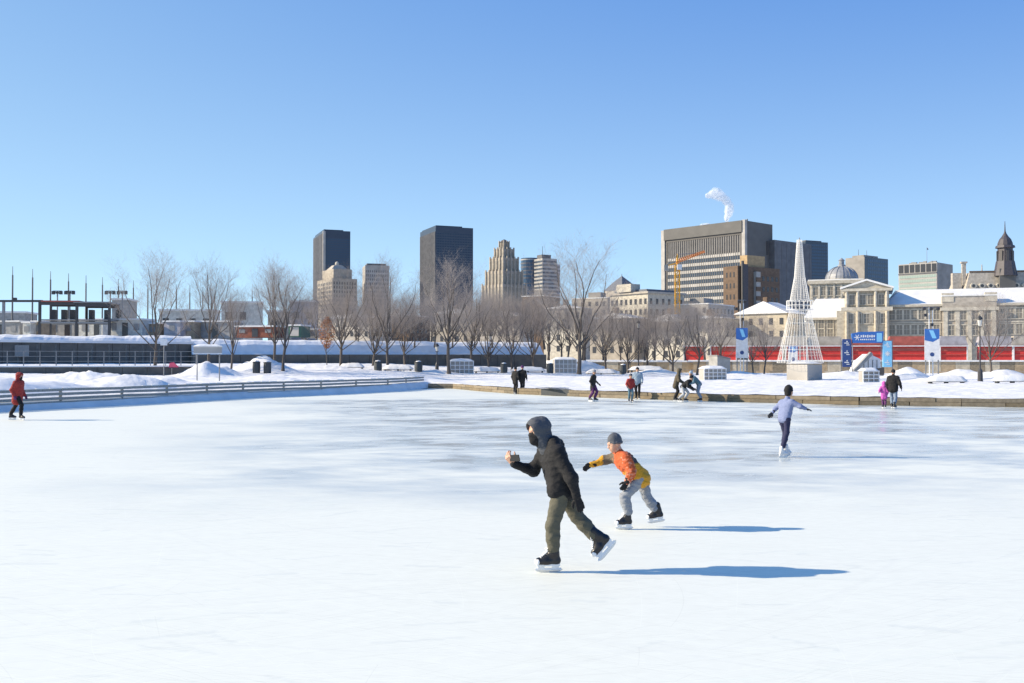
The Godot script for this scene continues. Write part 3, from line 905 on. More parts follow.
func build_park() -> void:
	bin(256.5, 84, "dark litter bin in front of the domed snow heap, the left one")
	bin(267.5, 84, "dark litter bin in front of the domed snow heap, the right one")
	bin(378, 97, "squat dark litter bin left of the leaning lamp post, below the bare trees", 0.4, 0.9)
	bin(418.5, 97, "squat dark litter bin between two snowy benches left of the lattice box", 0.4, 0.9)
	bin(504, 100, "squat dark litter bin behind the two people in black", 0.36, 0.9)
	bin(550, 100, "squat dark litter bin left of the lattice box by the tallest tree", 0.36, 0.95)
	bin(623, 100, "squat dark litter bin behind the child in red", 0.36, 0.9)
	for a in [[352, 98, 24, "snow-covered bench left of the squat bin, leftmost in the row"], [398, 98, 30, "snow-covered bench between the two squat bins"], [487, 101, 26, "snow-covered bench right of the lattice box, behind the pair in black"], [528, 101, 34, "snow-covered bench between two squat bins, behind the pair in black"], [601, 101, 30, "snow-covered bench right of the tallest tree"], [646, 101, 34, "snow-covered bench behind the child in red"], [946, 73, 38, "snow-covered bench right of the round snow heap"], [1012, 72, 36, "snow-covered bench at the right edge of the picture"]]:
		bench(a[0], a[1], a[2], a[3])
	crate(461, 99, 23, 13.5, "white lattice box with snow on top, leftmost of the four")
	crate(564, 102, 22, 14.5, "white lattice box beside the tallest bare tree")
	crate(712, 84, 23, 12, "white lattice box beside the blue-grey hut")
	crate(868, 76, 17, 12, "low pale lattice box behind the child in pink", 0.8)
	# blue-grey hut behind that box
	var d := 92.0
	var t := thing("hut", "small blue-grey hut with sloping top behind the lattice box", "hut", Vector3(bx(720, d), ground_at(bx(720, d), -d) - 0.1, -d), 20)
	part("wall", B.new().prism([Vector2(-0.65, 0), Vector2(-0.65, 1.55), Vector2(0.7, 1.3), Vector2(0.7, 0)], -0.9, 0.6).mesh(mt.shed_grey), t)
	part("roof", B.new().box(Vector3(0.02, 1.48, -0.15), Vector3(1.5, 0.07, 1.7), Basis(Vector3.FORWARD, 0.185)).mesh(mt.steel_grey), t)
	lamp_post(980, 76, 315, "black lantern post left of the bare tree at far right")
	lamp_post(638.5, 106, 320, "dark lantern post behind the child in red")
	lamp_post(437, 104, 343, "short pale lamp post below the trees left of the lattice box")
	lamp_post(490, 112, 333, "pale lamp post right of the leftmost lattice box")
	# sign board on two posts
	d = 64.0
	var y := ground_at(bx(208, d), -d)
	t = thing("sign_board", "white board with snow on top, standing on two thin posts", "sign", Vector3(bx(208, d), y, -d), 8)
	var yb := by(354, d) - y
	part("post", B.new().tube(Vector3(-0.67, -0.3, 0), Vector3(-0.67, yb + 0.4, 0), 0.04, 0.04).mesh(mt.steel_grey), t)
	part("post", B.new().tube(Vector3(0.72, -0.3, 0), Vector3(0.72, yb + 0.4, 0), 0.04, 0.04).mesh(mt.steel_grey), t)
	part("board", B.new().box(Vector3(0, yb + 0.25, 0.06), Vector3(1.75, 0.5, 0.08)).mesh(mt.concrete_pale), t)
	part("frame", B.new().box(Vector3(0, yb + 0.03, 0.11), Vector3(1.8, 0.07, 0.03)).box(Vector3(0, yb + 0.47, 0.11), Vector3(1.8, 0.07, 0.03)).mesh(mt.white_paint), t)
	part("snow_cap", snowcap(1.85, 0.12, 0.35), t, Vector3(0, yb + 0.5, 0))
	# small square sign on a post, by the quay
	d = 74.0
	y = ground_at(bx(164, d), -d)
	t = thing("post_sign", "small square pale sign on a thin post before the quay wall", "sign", Vector3(bx(164, d), y, -d))
	part("post", B.new().tube(Vector3(0, -0.2, 0), Vector3(0, by(339, d) - y, 0), 0.035, 0.035).mesh(mt.steel_grey), t)
	part("plate", B.new().box(Vector3(0, by(342, d) - y, 0.05), Vector3(0.5, 0.5, 0.03)).mesh(mt.white_paint), t)
	# plastic sledge-like red barrier end
	d = 75.5
	t = thing("barrier_block", "small pinkish red barrier block at the end of the low wall", "barrier", Vector3(bx(173, d), by(367.5, d), -d), 15)
	part("block", B.new().prism([Vector2(-0.3, 0), Vector2(-0.22, 0.35), Vector2(0.05, 0.4), Vector2(0.42, 0.05), Vector2(0.42, 0)], -0.2, 0.2).mesh(mt.pink_red), t)
	part("foot", B.new().box(Vector3(0.06, -0.03, 0), Vector3(0.8, 0.06, 0.5)).mesh(mt.steel_dark), t)
	covering_on_edge()
	xmas_tree()
	arch()
	banners()
	stalls()

func xmas_tree() -> void:
	var d := 82.0
	var x := bx(800, d)
	var y := ground_at(x, -d)
	var yb := by(364, d)
	var p := thing("plinth", "pale box plinth with snow on top under the wire tree", "plinth", Vector3(x + 0.35, y - 0.1, -d), 38)
	part("box", B.new().box(Vector3(0, (yb - y) * 0.5, 0), Vector3(2.0, yb - y + 0.1, 2.0)).mesh(mt.concrete_pale), p)
	part("snow_top", snowcap(2.1, 0.16, 2.1), p, Vector3(0, yb - y + 0.14, 0))
	var t := thing("wire_tree", "tall white wire-frame tree tapering to a point, strung with lights", "light tree", Vector3(x, yb + 0.1, -d))
	var H0 := by(311, d) - yb
	var H1 := by(302, d) - yb
	var H2 := by(241, d) - yb
	var b := B.new()
	for i in 34:
		var a := TAU * i / 34
		var c := Vector3(cos(a), 0, sin(a))
		b.tube(c * 1.85, c * 0.82 + Vector3(0, H0, 0), 0.009, 0.008, 4)
	for i in 37:
		var r := lerpf(1.85, 0.82, i / 36.0)
		ring(b, r, H0 * i / 36.0, 0.0055 if i % 9 else 0.012, 24)
	part("lower_frame", b.mesh(mt.wire), t, Vector3.ZERO, true)
	b = B.new()
	for i in 18:
		var a := TAU * i / 18
		var c := Vector3(cos(a), 0, sin(a))
		b.tube(c * 0.78 + Vector3(0, H1, 0), c * 0.42 + Vector3(0, lerpf(H1, H2, 0.4), 0), 0.014, 0.013, 4)
		b.tube(c * 0.42 + Vector3(0, lerpf(H1, H2, 0.4), 0), c * 0.2 + Vector3(0, H2, 0), 0.013, 0.011, 4)
	for i in 34:
		var q := i / 33.0
		ring(b, (lerpf(0.78, 0.42, q / 0.4) if q < 0.4 else lerpf(0.42, 0.2, (q - 0.4) / 0.6)), lerpf(H1, H2, q), 0.009, 16)
	part("upper_frame", b.mesh(mt.wire), t, Vector3.ZERO, true)
	b = B.new()
	for i in 3: ring(b, 1.05, lerpf(H0, H1, i / 2.0), 0.02, 20)
	for i in 20:
		var a := TAU * i / 20
		var c := Vector3(cos(a), 0, sin(a))
		b.tube(c * 0.8 + Vector3(0, H0, 0), c * 1.05 + Vector3(0, H0, 0), 0.02, 0.02, 4)
		b.tube(c * 1.05 + Vector3(0, H0, 0), c * 1.05 + Vector3(0, H1, 0), 0.018, 0.018, 4)
		b.tube(c * 1.05 + Vector3(0, H1, 0), c * 0.76 + Vector3(0, H1, 0), 0.02, 0.02, 4)
	part("collar", b.mesh(mt.wire), t, Vector3.ZERO, true)
	part("mast", B.new().tube(Vector3(0, 0, 0), Vector3(0, H2 + 0.2, 0), 0.05, 0.04, 6).mesh(mt.steel_grey), t)

func ring(b: B, r: float, y: float, w: float, n: int) -> void:
	for i in n:
		var a := TAU * i / n
		var c := TAU * (i + 1) / n
		b.tube(Vector3(cos(a) * r, y, sin(a) * r), Vector3(cos(c) * r, y, sin(c) * r), w, w, 4)

func arch() -> void:
	var d := 98.0
	var x0 := bx(847.5, d)
	var x1 := bx(886, d)
	var y := ground_at((x0 + x1) * 0.5, -d)
	var t := thing("entrance_arch", "blue entrance arch with two banner posts and a lettered banner between", "arch", Vector3((x0 + x1) * 0.5, y, -d), -10)
	var hw := (x1 - x0) * 0.5
	for s in [-1.0, 1.0]:
		var w := 0.8
		var yl := by(367, d) - y
		var yh := by(339 if s < 0 else 341, d) - y
		var po := part("banner_post", B.new().box(Vector3(s * hw, (yl + yh) * 0.5, 0), Vector3(w, yh - yl, 0.5)).mesh(mt.blue_dark if s < 0 else mt.sky_banner), t)
		part("frame", B.new().box(Vector3(s * (hw + 0.52), (yh) * 0.5, -0.1), Vector3(0.07, yh + 0.3, 0.07)).box(Vector3(s * (hw - 0.52), yh * 0.5, -0.1), Vector3(0.07, yh + 0.3, 0.07)).mesh(mt.steel_grey), po)
		for k in 3:
			var cy := lerpf(yl + 0.45, yh - 0.4, k / 2.0)
			if k == 1 and s > 0:
				var star := B.new()
				for q in 4: star.box(Vector3(s * hw, cy, 0.262 + 0.001 * q), Vector3(0.5, 0.07, 0.01), Basis(Vector3.BACK, PI * q / 4))
				part("star_print", star.mesh(mt.white_paint), po)
			else:
				part("print_line", B.new().box(Vector3(s * hw - 0.05, cy, 0.262), Vector3(0.42, 0.09, 0.01)).mesh(mt.white_paint), po)
				part("print_line", B.new().box(Vector3(s * hw + 0.08, cy - 0.18, 0.262), Vector3(0.3, 0.07, 0.01)).mesh(mt.white_paint), po)
				part("print_mark", B.new().box(Vector3(s * hw, cy + 0.16, 0.262), Vector3(0.12, 0.12, 0.01), Basis(Vector3.BACK, 0.78)).mesh(mt.white_paint), po)
	var ya := by(343, d) - y
	var yb := by(332, d) - y
	var bn := part("banner", B.new().prism([Vector2(-hw + 0.55, ya), Vector2(-hw + 0.45, yb - 0.15), Vector2(-hw * 0.4, yb), Vector2(hw - 0.35, yb + 0.05), Vector2(hw - 0.45, ya)], -0.3, 0.3).mesh(mt.blue_banner), t)
	var b := B.new()
	for q in 3: b.box(Vector3(-hw + 0.95, (ya + yb) * 0.5, 0.306 + 0.001 * q), Vector3(0.6, 0.07, 0.012), Basis(Vector3.BACK, PI * q / 3))
	part("snowflake_print", b.mesh(mt.white_paint), bn)
	b = B.new()
	for k in 7: b.box(Vector3(-0.55 + k * 0.2, (ya + yb) * 0.5 + 0.12, 0.306), Vector3(0.13, 0.26 if k % 2 else 0.2, 0.012))
	for k in 8: b.box(Vector3(-0.6 + k * 0.18, (ya + yb) * 0.5 - 0.2, 0.306), Vector3(0.12, 0.12, 0.012))
	part("lettering", b.mesh(mt.white_paint), bn, Vector3.ZERO, true)
	part("side_panel", B.new().box(Vector3(hw - 0.75, (ya + yb) * 0.5, 0.304), Vector3(0.5, 0.85, 0.01)).mesh(mt.sky_banner), bn)
	for s in [-1.0, 1.0]:
		part("brace", B.new().bar(Vector3(s * (hw - 0.5), ya + 0.2, 0), Vector3(s * (hw + 0.4), by(341, d) - y, 0), 0.08, 0.08).mesh(mt.steel_grey), t)
	# steps and a white canopy seen through it
	d = 106.0
	var c := thing("canopy_tent", "white canopy with dark sloping side seen through the blue arch", "canopy", Vector3(bx(868, d), ground_at(bx(868, d), -d), -d), 10)
	var hh := by(354, d) - ground_at(bx(868, d), -d)
	part("cover", B.new().prism([Vector2(-1.5, 0), Vector2(-0.9, hh * 0.6), Vector2(0.2, hh), Vector2(1.4, hh * 0.75), Vector2(1.5, 0)], -1.5, 0.0).mesh(mt.white_paint), c)
	part("slope", B.new().bar(Vector3(-1.75, 0.25, 0.2), Vector3(0.25, hh + 0.1, 0.2), 0.4, 0.35).mesh(mt.shed_grey), c)
	for k in 4: part("post", B.new().box(Vector3(-0.5 + 0.5 * k, hh * 0.35, 0.06), Vector3(0.06, hh * 0.7, 0.06)).mesh(mt.steel_grey), c)
	d = 90.0
	var s := thing("snow_sign", "small dark box sign in the snow before the blue arch", "sign", Vector3(bx(880, d), ground_at(bx(880, d), -d), -d), -15)
	part("box", B.new().prism([Vector2(-0.35, 0.1), Vector2(-0.3, 0.65), Vector2(0.34, 0.75), Vector2(0.34, 0.1)], -0.2, 0.2).mesh(mt.steel_dark), s)
	part("foot", B.new().box(Vector3(0, 0.04, 0), Vector3(0.6, 0.14, 0.3)).mesh(mt.steel_grey), s)

func banners() -> void:
	for a in [[742, 100.0, 328, 358, 11.5, "tall blue and white banner panel on posts among the trees"], [932, 96.0, 329, 360, 14.0, "tall blue and white banner panel right of the blue arch"], [793, 108.0, 346, 362, 9.0, "pale banner panel seen through the wire tree"]]:
		var d: float = a[1]
		var x := bx(a[0], d)
		var y := ground_at(x, -d)
		var w: float = a[4] * d * 0.001
		var y0 := by(a[3], d) - y
		var y1 := by(a[2], d) - y
		var t := thing("banner_panel", a[5], "banner", Vector3(x, y, -d), -14, "banner panels on posts")
		for s in [-0.42, 0.42]: part("post", B.new().box(Vector3(s * w, y1 * 0.5, -0.08), Vector3(0.1, y1 + 0.2, 0.1)).mesh(mt.steel_grey), t)
		var p := part("panel", B.new().box(Vector3(0, (y0 + y1) * 0.5, 0.03), Vector3(w, y1 - y0, 0.08)).mesh(mt.white_paint), t)
		var b := B.new()
		b.prism([Vector2(-w * 0.5, y1), Vector2(w * 0.5, y1), Vector2(w * 0.5, lerpf(y1, y0, 0.3)), Vector2(w * 0.05, lerpf(y1, y0, 0.42)), Vector2(-w * 0.5, lerpf(y1, y0, 0.36))], 0.075, 0.078)
		part("print", b.mesh(mt.blue_banner), p)
		b = B.new()
		b.prism([Vector2(-w * 0.2, y1 - 0.1), Vector2(w * 0.1, y1 - 0.15), Vector2(w * 0.3, lerpf(y1, y0, 0.3)), Vector2(w * 0.02, lerpf(y1, y0, 0.3))], 0.079, 0.082)
		part("print", b.mesh(mt.sky_banner), p)
		b = B.new()
		b.lathe(Vector3.ZERO, [Vector2(0.0, 0.0), Vector2(0.2, 0.0)], 12)
		var e := part("emblem", b.mesh(mt.blue_dark), p, Vector3(0, lerpf(y1, y0, 0.82), 0.081))
		e.rotation.x = PI / 2
	# floodlight masts behind the panels
	for a in [[742, 104.0, 300, "slim white floodlight mast behind the banner panel among trees"], [931, 100.0, 307, "twin white floodlight mast behind the banner panel by the arch"]]:
		var d: float = a[1]
		var x := bx(a[0], d)
		var y := ground_at(x, -d)
		var h := by(a[2], d) - y
		var t := thing("floodlight_mast", a[3], "mast", Vector3(x, y, -d), 0, "floodlight masts by the stalls")
		for s in [-0.17, 0.17]: part("pole", B.new().tube(Vector3(s, 0, 0), Vector3(s, h, 0), 0.05, 0.04, 6).mesh(mt.white_metal), t)
		part("crossbar", B.new().box(Vector3(0, h, 0), Vector3(1.5 if a[0] > 800 else 0.7, 0.06, 0.06)).mesh(mt.steel_grey), t)
		for s in ([-0.7, 0.0, 0.7] if a[0] > 800 else [-0.3, 0.3]):
			part("floodlight", B.new().box(Vector3(s, h - 0.16, 0.1), Vector3(0.3, 0.24, 0.22), Basis(Vector3.RIGHT, 0.4)).mesh(mt.steel_dark), t)
		for k in 3: part("speaker", B.new().box(Vector3(0.05 if k < 2 else -0.6, h * (0.6 + 0.14 * k), 0.12), Vector3(0.26, 0.3, 0.22)).mesh(mt.steel_dark), t)

func stalls() -> void:
	# stone retaining wall along the promenade with a snow coping
	var d := 121.0
	for a in [[566, 690, 362.0, 371.0, "tan stone retaining wall left of the red stalls"], [690, 1120, 361.5, 374.0, "long tan stone retaining wall under the red stalls"]]:
		d = 121.0 if a[0] < 600 else 117.0
		var x0 := bx(a[0], d)
		var x1 := bx(a[1], d - 4.0 if a[0] < 600 else 107.0) 
		var y1 := by(a[2], d)
		var y0 := by(a[3] + 6, d)
		var w := thing("retaining_wall", a[4], "wall", Vector3(x0, 0, -d), -13, "stone retaining walls")
		var n := roundi((x1 - x0) / 1.5)
		for i in n:
			for r in 2:
				var yy0 := lerpf(y0, y1, r / 2.0)
				part("stone", B.new().box(Vector3((i + 0.5 + 0.24 * r) * 1.5, yy0 + (y1 - y0) * 0.25, 0), Vector3(1.48, (y1 - y0) * 0.5 - 0.02, 0.5)).mesh(mt[["stone_wall", "stone", "timber3"][(i * 7 + r * 3 + i / 3) % 3]]), w)
		part("snow_coping", B.new().box(Vector3((x1 - x0) * 0.5, y1 + 0.09, 0), Vector3(x1 - x0 + 0.4, 0.17, 0.8)).mesh(mt.snow), w)
	d = 124.0
	var k := 0
	for a in [[684, 705, 0], [711, 736, 0], [749, 782, 0], [786, 806, 0], [808, 841, 0], [853, 882, 1], [890, 925, 1], [941, 966, 2], [981, 1011, 2], [1015, 1045, 0]]:
		d = 132.0 - (a[0] - 684.0) / 361.0 * 10.5
		var w: float = (a[1] - a[0]) * d * 0.001
		var names := ["red market stall with pale eaves", "red market stall with dull red sloping roof", "red market stall under blue-grey roof"]
		var t := thing("market_stall", "%s, %s from the left in the row" % [names[a[2]], ORD[k]], "stall", Vector3(bx((a[0] + a[1]) * 0.5, d), 2.05, -d), -14, "red stalls along the promenade")
		k += 1
		var h := by(346.5, d) - 2.05
		part("wall", B.new().box(Vector3(0, h * 0.5, -0.9), Vector3(w, h, 1.8)).mesh(mt.red_awning), t)
		part("counter", B.new().box(Vector3(0, h * 0.42, 0.06), Vector3(w * 0.94, 0.06, 0.14)).mesh(mt.red_roof), t)
		part("shade", B.new().box(Vector3(0, h * 0.8, 0.03), Vector3(w * 0.9, h * 0.22, 0.06)).mesh(mt.red_roof), t)
		for s in [-0.5, 0.5]: part("post", B.new().box(Vector3(s * w, h * 0.5, 0.1), Vector3(0.12, h, 0.12)).mesh(mt.white_paint), t)
		part("eaves", B.new().box(Vector3(0, h + 0.06, 0.1), Vector3(w + 0.35, 0.12, 0.5)).mesh(mt.white_paint), t)
		part("roof", B.new().prism([Vector2(-w * 0.5 - 0.2, h + 0.12), Vector2(-w * 0.46, h + 1.3), Vector2(w * 0.46, h + 1.3), Vector2(w * 0.5 + 0.2, h + 0.12)], -1.9, -0.3).mesh([mt.stone_grey, mt.red_roof, mt.shed_lilac][a[2]]), t)

func covering_on_edge() -> void:
	# thin dark mat laid over the timber edge, standing for a dark mass there
	var a := Vector3(bx(541, 61.8), 0.42, -61.8)
	var b := Vector3(bx(566, 60.6), 0.42, -60.6)
	var t := thing("dark_covering", "plain dark mat draped over the timber edge right of the pair in black", "covering")
	part("flap", B.new().bar(a + Vector3(0, -0.2, 0.22), b + Vector3(0.3, -0.2, 0.22), 0.03, 0.4).mesh(mt.bin_dark), t)
	part("top", B.new().bar(a + Vector3(0.1, 0.04, -0.4), b + Vector3(-0.2, 0.04, -0.4), 1.2, 0.03).mesh(mt.bin_dark), t)

func build_quay() -> void:
	# dark quay wall at left, in two heights
	var q := thing("quay_wall", "high dark concrete quay wall at left with snow along its top", "wall")
	var a := Vector3(bx(-60, 92), 0.6, -92)
	var b := Vector3(bx(192, 108), 0.6, -108)
	var n := 14
	var h := by(343, 100) - 0.6
	for i in n:
		var p := a.lerp(b, float(i) / n)
		var r := a.lerp(b, (i + 1.0) / n)
		var dd := (r - p).normalized() * 0.02
		part("panel", B.new().bar(p + dd + Vector3(0, h * 0.5, 0), r - dd + Vector3(0, h * 0.5, 0), 0.8, h).mesh(mt.quay), q)
		part("rib", B.new().box(p + Vector3(0, h * 0.48, 0.45), Vector3(0.22, h * 0.96, 0.25)).mesh(mt.quay_rib), q)
	part("snow_coping", B.new().bar(a + Vector3(0, h + 0.12, 0), b + Vector3(0, h + 0.12, 0), 1.0, 0.24).mesh(mt.snow), q)
	part("notice", B.new().box(Vector3(bx(29, 97), by(351, 97), -95.6), Vector3(1.35, 1.1, 0.06)).mesh(mt.steel_grey), q)
	var w := thing("dock_wall", "lower dark dock wall behind the bare trees left of centre", "wall")
	a = Vector3(bx(192, 106), 0.9, -106)
	b = Vector3(bx(545, 132), 0.9, -132)
	n = 18
	for i in n:
		var p := a.lerp(b, float(i) / n)
		var r := a.lerp(b, (i + 1.0) / n)
		var dd := (r - p).normalized() * 0.02
		var hh := by(354.5, -p.z) - 0.9
		part("panel", B.new().bar(p + dd + Vector3(0, hh * 0.5, 0), r - dd + Vector3(0, hh * 0.5, 0), 0.7, hh).mesh(mt.quay), w)
	# snow banks rising behind both walls
	var v := PackedVector3Array()
	var cols := 60
	var rows := [[0.3, 0.0], [0.9, 0.35], [1.6, 1.0], [2.4, 1.35], [3.4, 1.5], [40.0, 1.5]]
	for side in 2:
		var bb := B.new()
		var p0 := Vector3(bx(-60, 92), 0, -92) if side == 0 else Vector3(bx(192, 106), 0, -106)
		var p1 := Vector3(bx(192, 108), 0, -108) if side == 0 else Vector3(bx(545, 132), 0, -132)
		var back := Vector3(-0.35, 0, -0.94)
		for i in cols:
			for j in rows.size() - 1:
				var pts := []
				for e in [[0, 0], [0, 1], [1, 1], [1, 0]]:
					var t: float = (i + e[0]) / float(cols)
					var rw: Array = rows[j + e[1]]
					var p := p0.lerp(p1, t)
					var yb := by(343.5 if side == 0 else 355.0, -p.z)
					var g := 0.6 if side == 0 else 1.15
					pts.append(p + back * rw[0] + Vector3(0, yb + rw[1] * g + 0.18 * nz.get_noise_2d(p.x * 30 + rw[0] * 9, p.z * 30) * minf(1.0, rw[1]), 0))
				bb.quad(pts[0], pts[1], pts[2], pts[3])
		setting("snow_bank", bb.mesh(mt.snow))
	# low wall with railing in front of it
	var lw := thing("low_wall", "low dark wall with snow on top behind the left snow heaps", "wall")
	a = Vector3(bx(-60, 72), 0, -72)
	b = Vector3(bx(196, 77), 0, -77)
	n = 10
	for i in n:
		var p := a.lerp(b, float(i) / n)
		var r := a.lerp(b, (i + 1.0) / n)
		var dd := (r - p).normalized() * 0.015
		var y1 := by(366.8, 75)
		part("panel", B.new().bar(p + dd + Vector3(0, y1 * 0.5, 0), r - dd + Vector3(0, y1 * 0.5, 0), 0.5, y1).mesh(mt.quay), lw)
	part("snow_coping", B.new().bar(a + Vector3(0, by(366.3, 75), 0), b + Vector3(0, by(366.3, 75), 0), 0.6, 0.1).mesh(mt.snow), lw)
	var rl := thing("railing", "thin grey railing standing on the low wall at left", "railing")
	n = 16
	var y0 := by(366, 75)
	for i in n + 1:
		var p := a.lerp(b, float(i) / n)
		part("post", B.new().box(p + Vector3(0, y0 + 0.55, 0), Vector3(0.05, 1.15, 0.05)).mesh(mt.steel_grey), rl)
	for hh in [0.35, 0.72, 1.1]:
		part("rail", B.new().bar(a + Vector3(0, y0 + hh, 0), b + Vector3(0, y0 + hh, 0), 0.035, 0.035).mesh(mt.steel_grey), rl)
	# sheds on the quay
	var qy := 5.0
	for s in [[44, 76, 320.5, 142, "shed_grey", "grey low shed seen through the left bay of the steel frame"], [77, 104, 320, 141, "shed_white", "pale low shed seen through the right bay of the steel frame"], [-20, 22, 322, 138, "shed_grey", "long grey quay shed at the left edge"], [22, 31, 323, 136, "shed_white", "narrow pale quay shed left of the steel frame"], [31, 42, 322, 137, "shed_tan", "tan quay shed beside the steel frame"], [106, 144, 320, 132, "shed_white", "long white quay shed right of the steel frame"], [145, 161, 324, 133, "shed_tan", "tan-grey quay shed behind the leftmost bare tree"], [163, 181, 322, 132, "shed_lilac", "grey quay shed with roller door right of leftmost bare tree"], [182, 195, 322, 133, "shed_tan", "small tan quay shed between two bare trees"], [196, 234, 322, 134, "shed_grey", "wide grey quay shed behind the sign board"], [234, 276, 327, 128, "brick_red", "low red brick shed behind the litter bins"], [288, 301, 326, 126, "green_paint", "green-framed kiosk with pale panel behind the trees"], [302, 318, 330, 130, "shed_grey", "dark grey shed right of the green kiosk"]]:
		var d: float = s[3]
		var x0 := bx(s[0], d)
		var x1 := bx(s[1], d)
		var hh := by(s[2], d) - qy
		var t := thing("shed", s[5], "shed", Vector3((x0 + x1) * 0.5, qy, -d), -12, "sheds on the quay")
		var ww := x1 - x0
		part("wall", B.new().box(Vector3(0, hh * 0.5, -1.5), Vector3(ww, hh, 3.0)).mesh(mt[s[4]]), t)
		part("roof_snow", B.new().box(Vector3(0, hh + 0.1, -1.4), Vector3(ww + 0.2, 0.2, 3.3)).mesh(mt.roof_snow), t)
		if s[4] == "green_paint":
			part("panel", B.new().box(Vector3(0, hh * 0.5, 0.03), Vector3(ww * 0.7, hh * 0.8, 0.06)).mesh(mt.concrete_pale), t)
		else:
			var nw := maxi(1, int(ww / 1.6))
			for i in nw:
				part("door" if i % 3 == 1 else "window", B.new().box(Vector3(-ww * 0.5 + ww * (i + 0.5) / nw, hh * (0.45 if i % 3 == 1 else 0.62), 0.03), Vector3(0.8, hh * (0.8 if i % 3 == 1 else 0.35), 0.08)).mesh(mt.window_dark if i % 2 else mt.steel_grey), t)
	# larger buildings behind the sheds
	for s in [[222, 262, 303, 160, 15, "shed_white", "white building with a snowy roof behind the brick shed"], [290, 316, 302, 175, 8, "shed_lilac", "plain lilac-grey building wall behind the green kiosk"], [268, 290, 312, 170, 8, "stone_grey", "grey low building behind the double tree"], [112, 128, 300, 165, 8, "shed_grey", "small grey control house behind the white shed"], [160, 214, 311, 170, 8, "shed_white", "pale long building behind the grey sheds"], [-10, 24, 313, 165, 8, "shed_grey", "dark low block at the left edge"]]:
		var d: float = s[3]
		var t := thing("quay_building", s[6], "building", Vector3(bx((s[0] + s[1]) * 0.5, d), 3.0, -d), s[4])
		var ww: float = (s[1] - s[0]) * d * 0.001
		var hh := by(s[2], d) - 3.0
		part("wall", B.new().box(Vector3(0, hh * 0.5, -3), Vector3(ww, hh, 6)).mesh(mt[s[5]]), t)
		part("roof_snow", B.new().box(Vector3(0, hh + 0.15, -3), Vector3(ww + 0.3, 0.3, 6.3)).mesh(mt.roof_snow), t)
		for i in maxi(1, int(ww / 2.2)):
			part("window", B.new().box(Vector3(-ww * 0.5 + 1.1 + i * 2.2, hh * 0.75, 0.03), Vector3(1.0, 1.2, 0.08)).mesh(mt.window_dark), t)
	# open steel frame
	var d := 128.0
	var xa := bx(41, d)
	var xb := bx(108, d)
	var yt := by(302, d)
	var f := thing("steel_frame", "dark open steel frame of two bays standing on the quay", "steel structure", Vector3((xa + xb) * 0.5, qy, -d), 6)
	var W := (xb - xa) * 0.5
	var HH := yt - qy
	for z in [0.0, -4.0]:
		for x in [-1.0, 0.06, 1.0]:
			part("column", B.new().box(Vector3(x * W, HH * 0.5, z), Vector3(0.3 if z == 0.0 else 0.22, HH, 0.3)).mesh(mt.steel_dark), f)
		part("beam", B.new().box(Vector3(-W * 0.47, HH - 0.2, z), Vector3(W * 1.02, 0.4, 0.3)).mesh(mt.steel_dark), f)
		part("beam", B.new().box(Vector3(W * 0.53, HH - 0.35, z), Vector3(W * 0.9, 0.45, 0.3)).mesh(mt.steel_dark), f)
		part("beam", B.new().box(Vector3(0, HH * 0.42, z + 0.02), Vector3(W * 2, 0.22, 0.25)).mesh(mt.steel_grey), f)
	for x in [-0.75, -0.45, -0.2, 0.35, 0.8]:
		part("machine", B.new().box(Vector3(x * W, HH * 0.62, -2), Vector3(0.5, HH * 0.36, 1.0)).mesh(mt.steel_dark), f)
	part("deck", B.new().box(Vector3(0, HH * 0.5, -2), Vector3(W * 2, 0.12, 4)).mesh(mt.steel_grey), f)
	part("roof_edge", B.new().box(Vector3(-W * 0.4, HH + 0.09, -2), Vector3(W * 1.1, 0.16, 4.6)).mesh(mt.red_roof), f)
	part("roof_edge", B.new().box(Vector3(W * 0.5, HH - 0.02, -2), Vector3(W * 1.05, 0.16, 4.6)).mesh(mt.steel_grey), f)
	# footbridge joining it from the left
	var fb := thing("gantry", "thin dark gantry beam running left from the steel frame", "gantry", Vector3(bx(10, 135), 0, -135))
	part("beam", B.new().box(Vector3(0, by(301, 135), 0), Vector3(8.6, 0.28, 0.5)).mesh(mt.steel_dark), fb)
	part("post", B.new().box(Vector3(-0.9, (by(301, 135) + qy) * 0.5, 0), Vector3(0.3, by(301, 135) - qy, 0.3)).mesh(mt.steel_grey), fb)
	# masts in a receding row, three of them with lamp clusters
	var us := [12, 32, 50, 68, 85.5, 102, 118, 133, 147.5, 176, 189.5, 202.5, 214.5, 252]
	for i in us.size():
		var dd := lerpf(150, 195, us[i] / 214.0)
		var x := bx(us[i], dd)
		var t := thing("mast", "slim dark mast on the quay, %s from the left" % ORD[i], "mast", Vector3(x, 3.0, -dd), 0, "row of dark masts on the quay")
		var hh := 13.4 - 0.02 * i
		part("pole", B.new().tube(Vector3.ZERO, Vector3(0, hh * 0.9, 0), 0.15, 0.11, 6).mesh(mt.mast), t)
		part("tip", B.new().tube(Vector3(0, hh * 0.9, 0), Vector3(0, hh, 0), 0.06, 0.04, 5).mesh(mt.mast), t)
		if i == 0: part("speaker", B.new().box(Vector3(0.35, hh * 0.62, 0), Vector3(0.5, 0.6, 0.5)).mesh(mt.steel_dark), t)
	var names := ["left of the fourth mast", "right of the fourth mast", "left of the seventh mast", "right of the seventh mast"]
	var k := 0
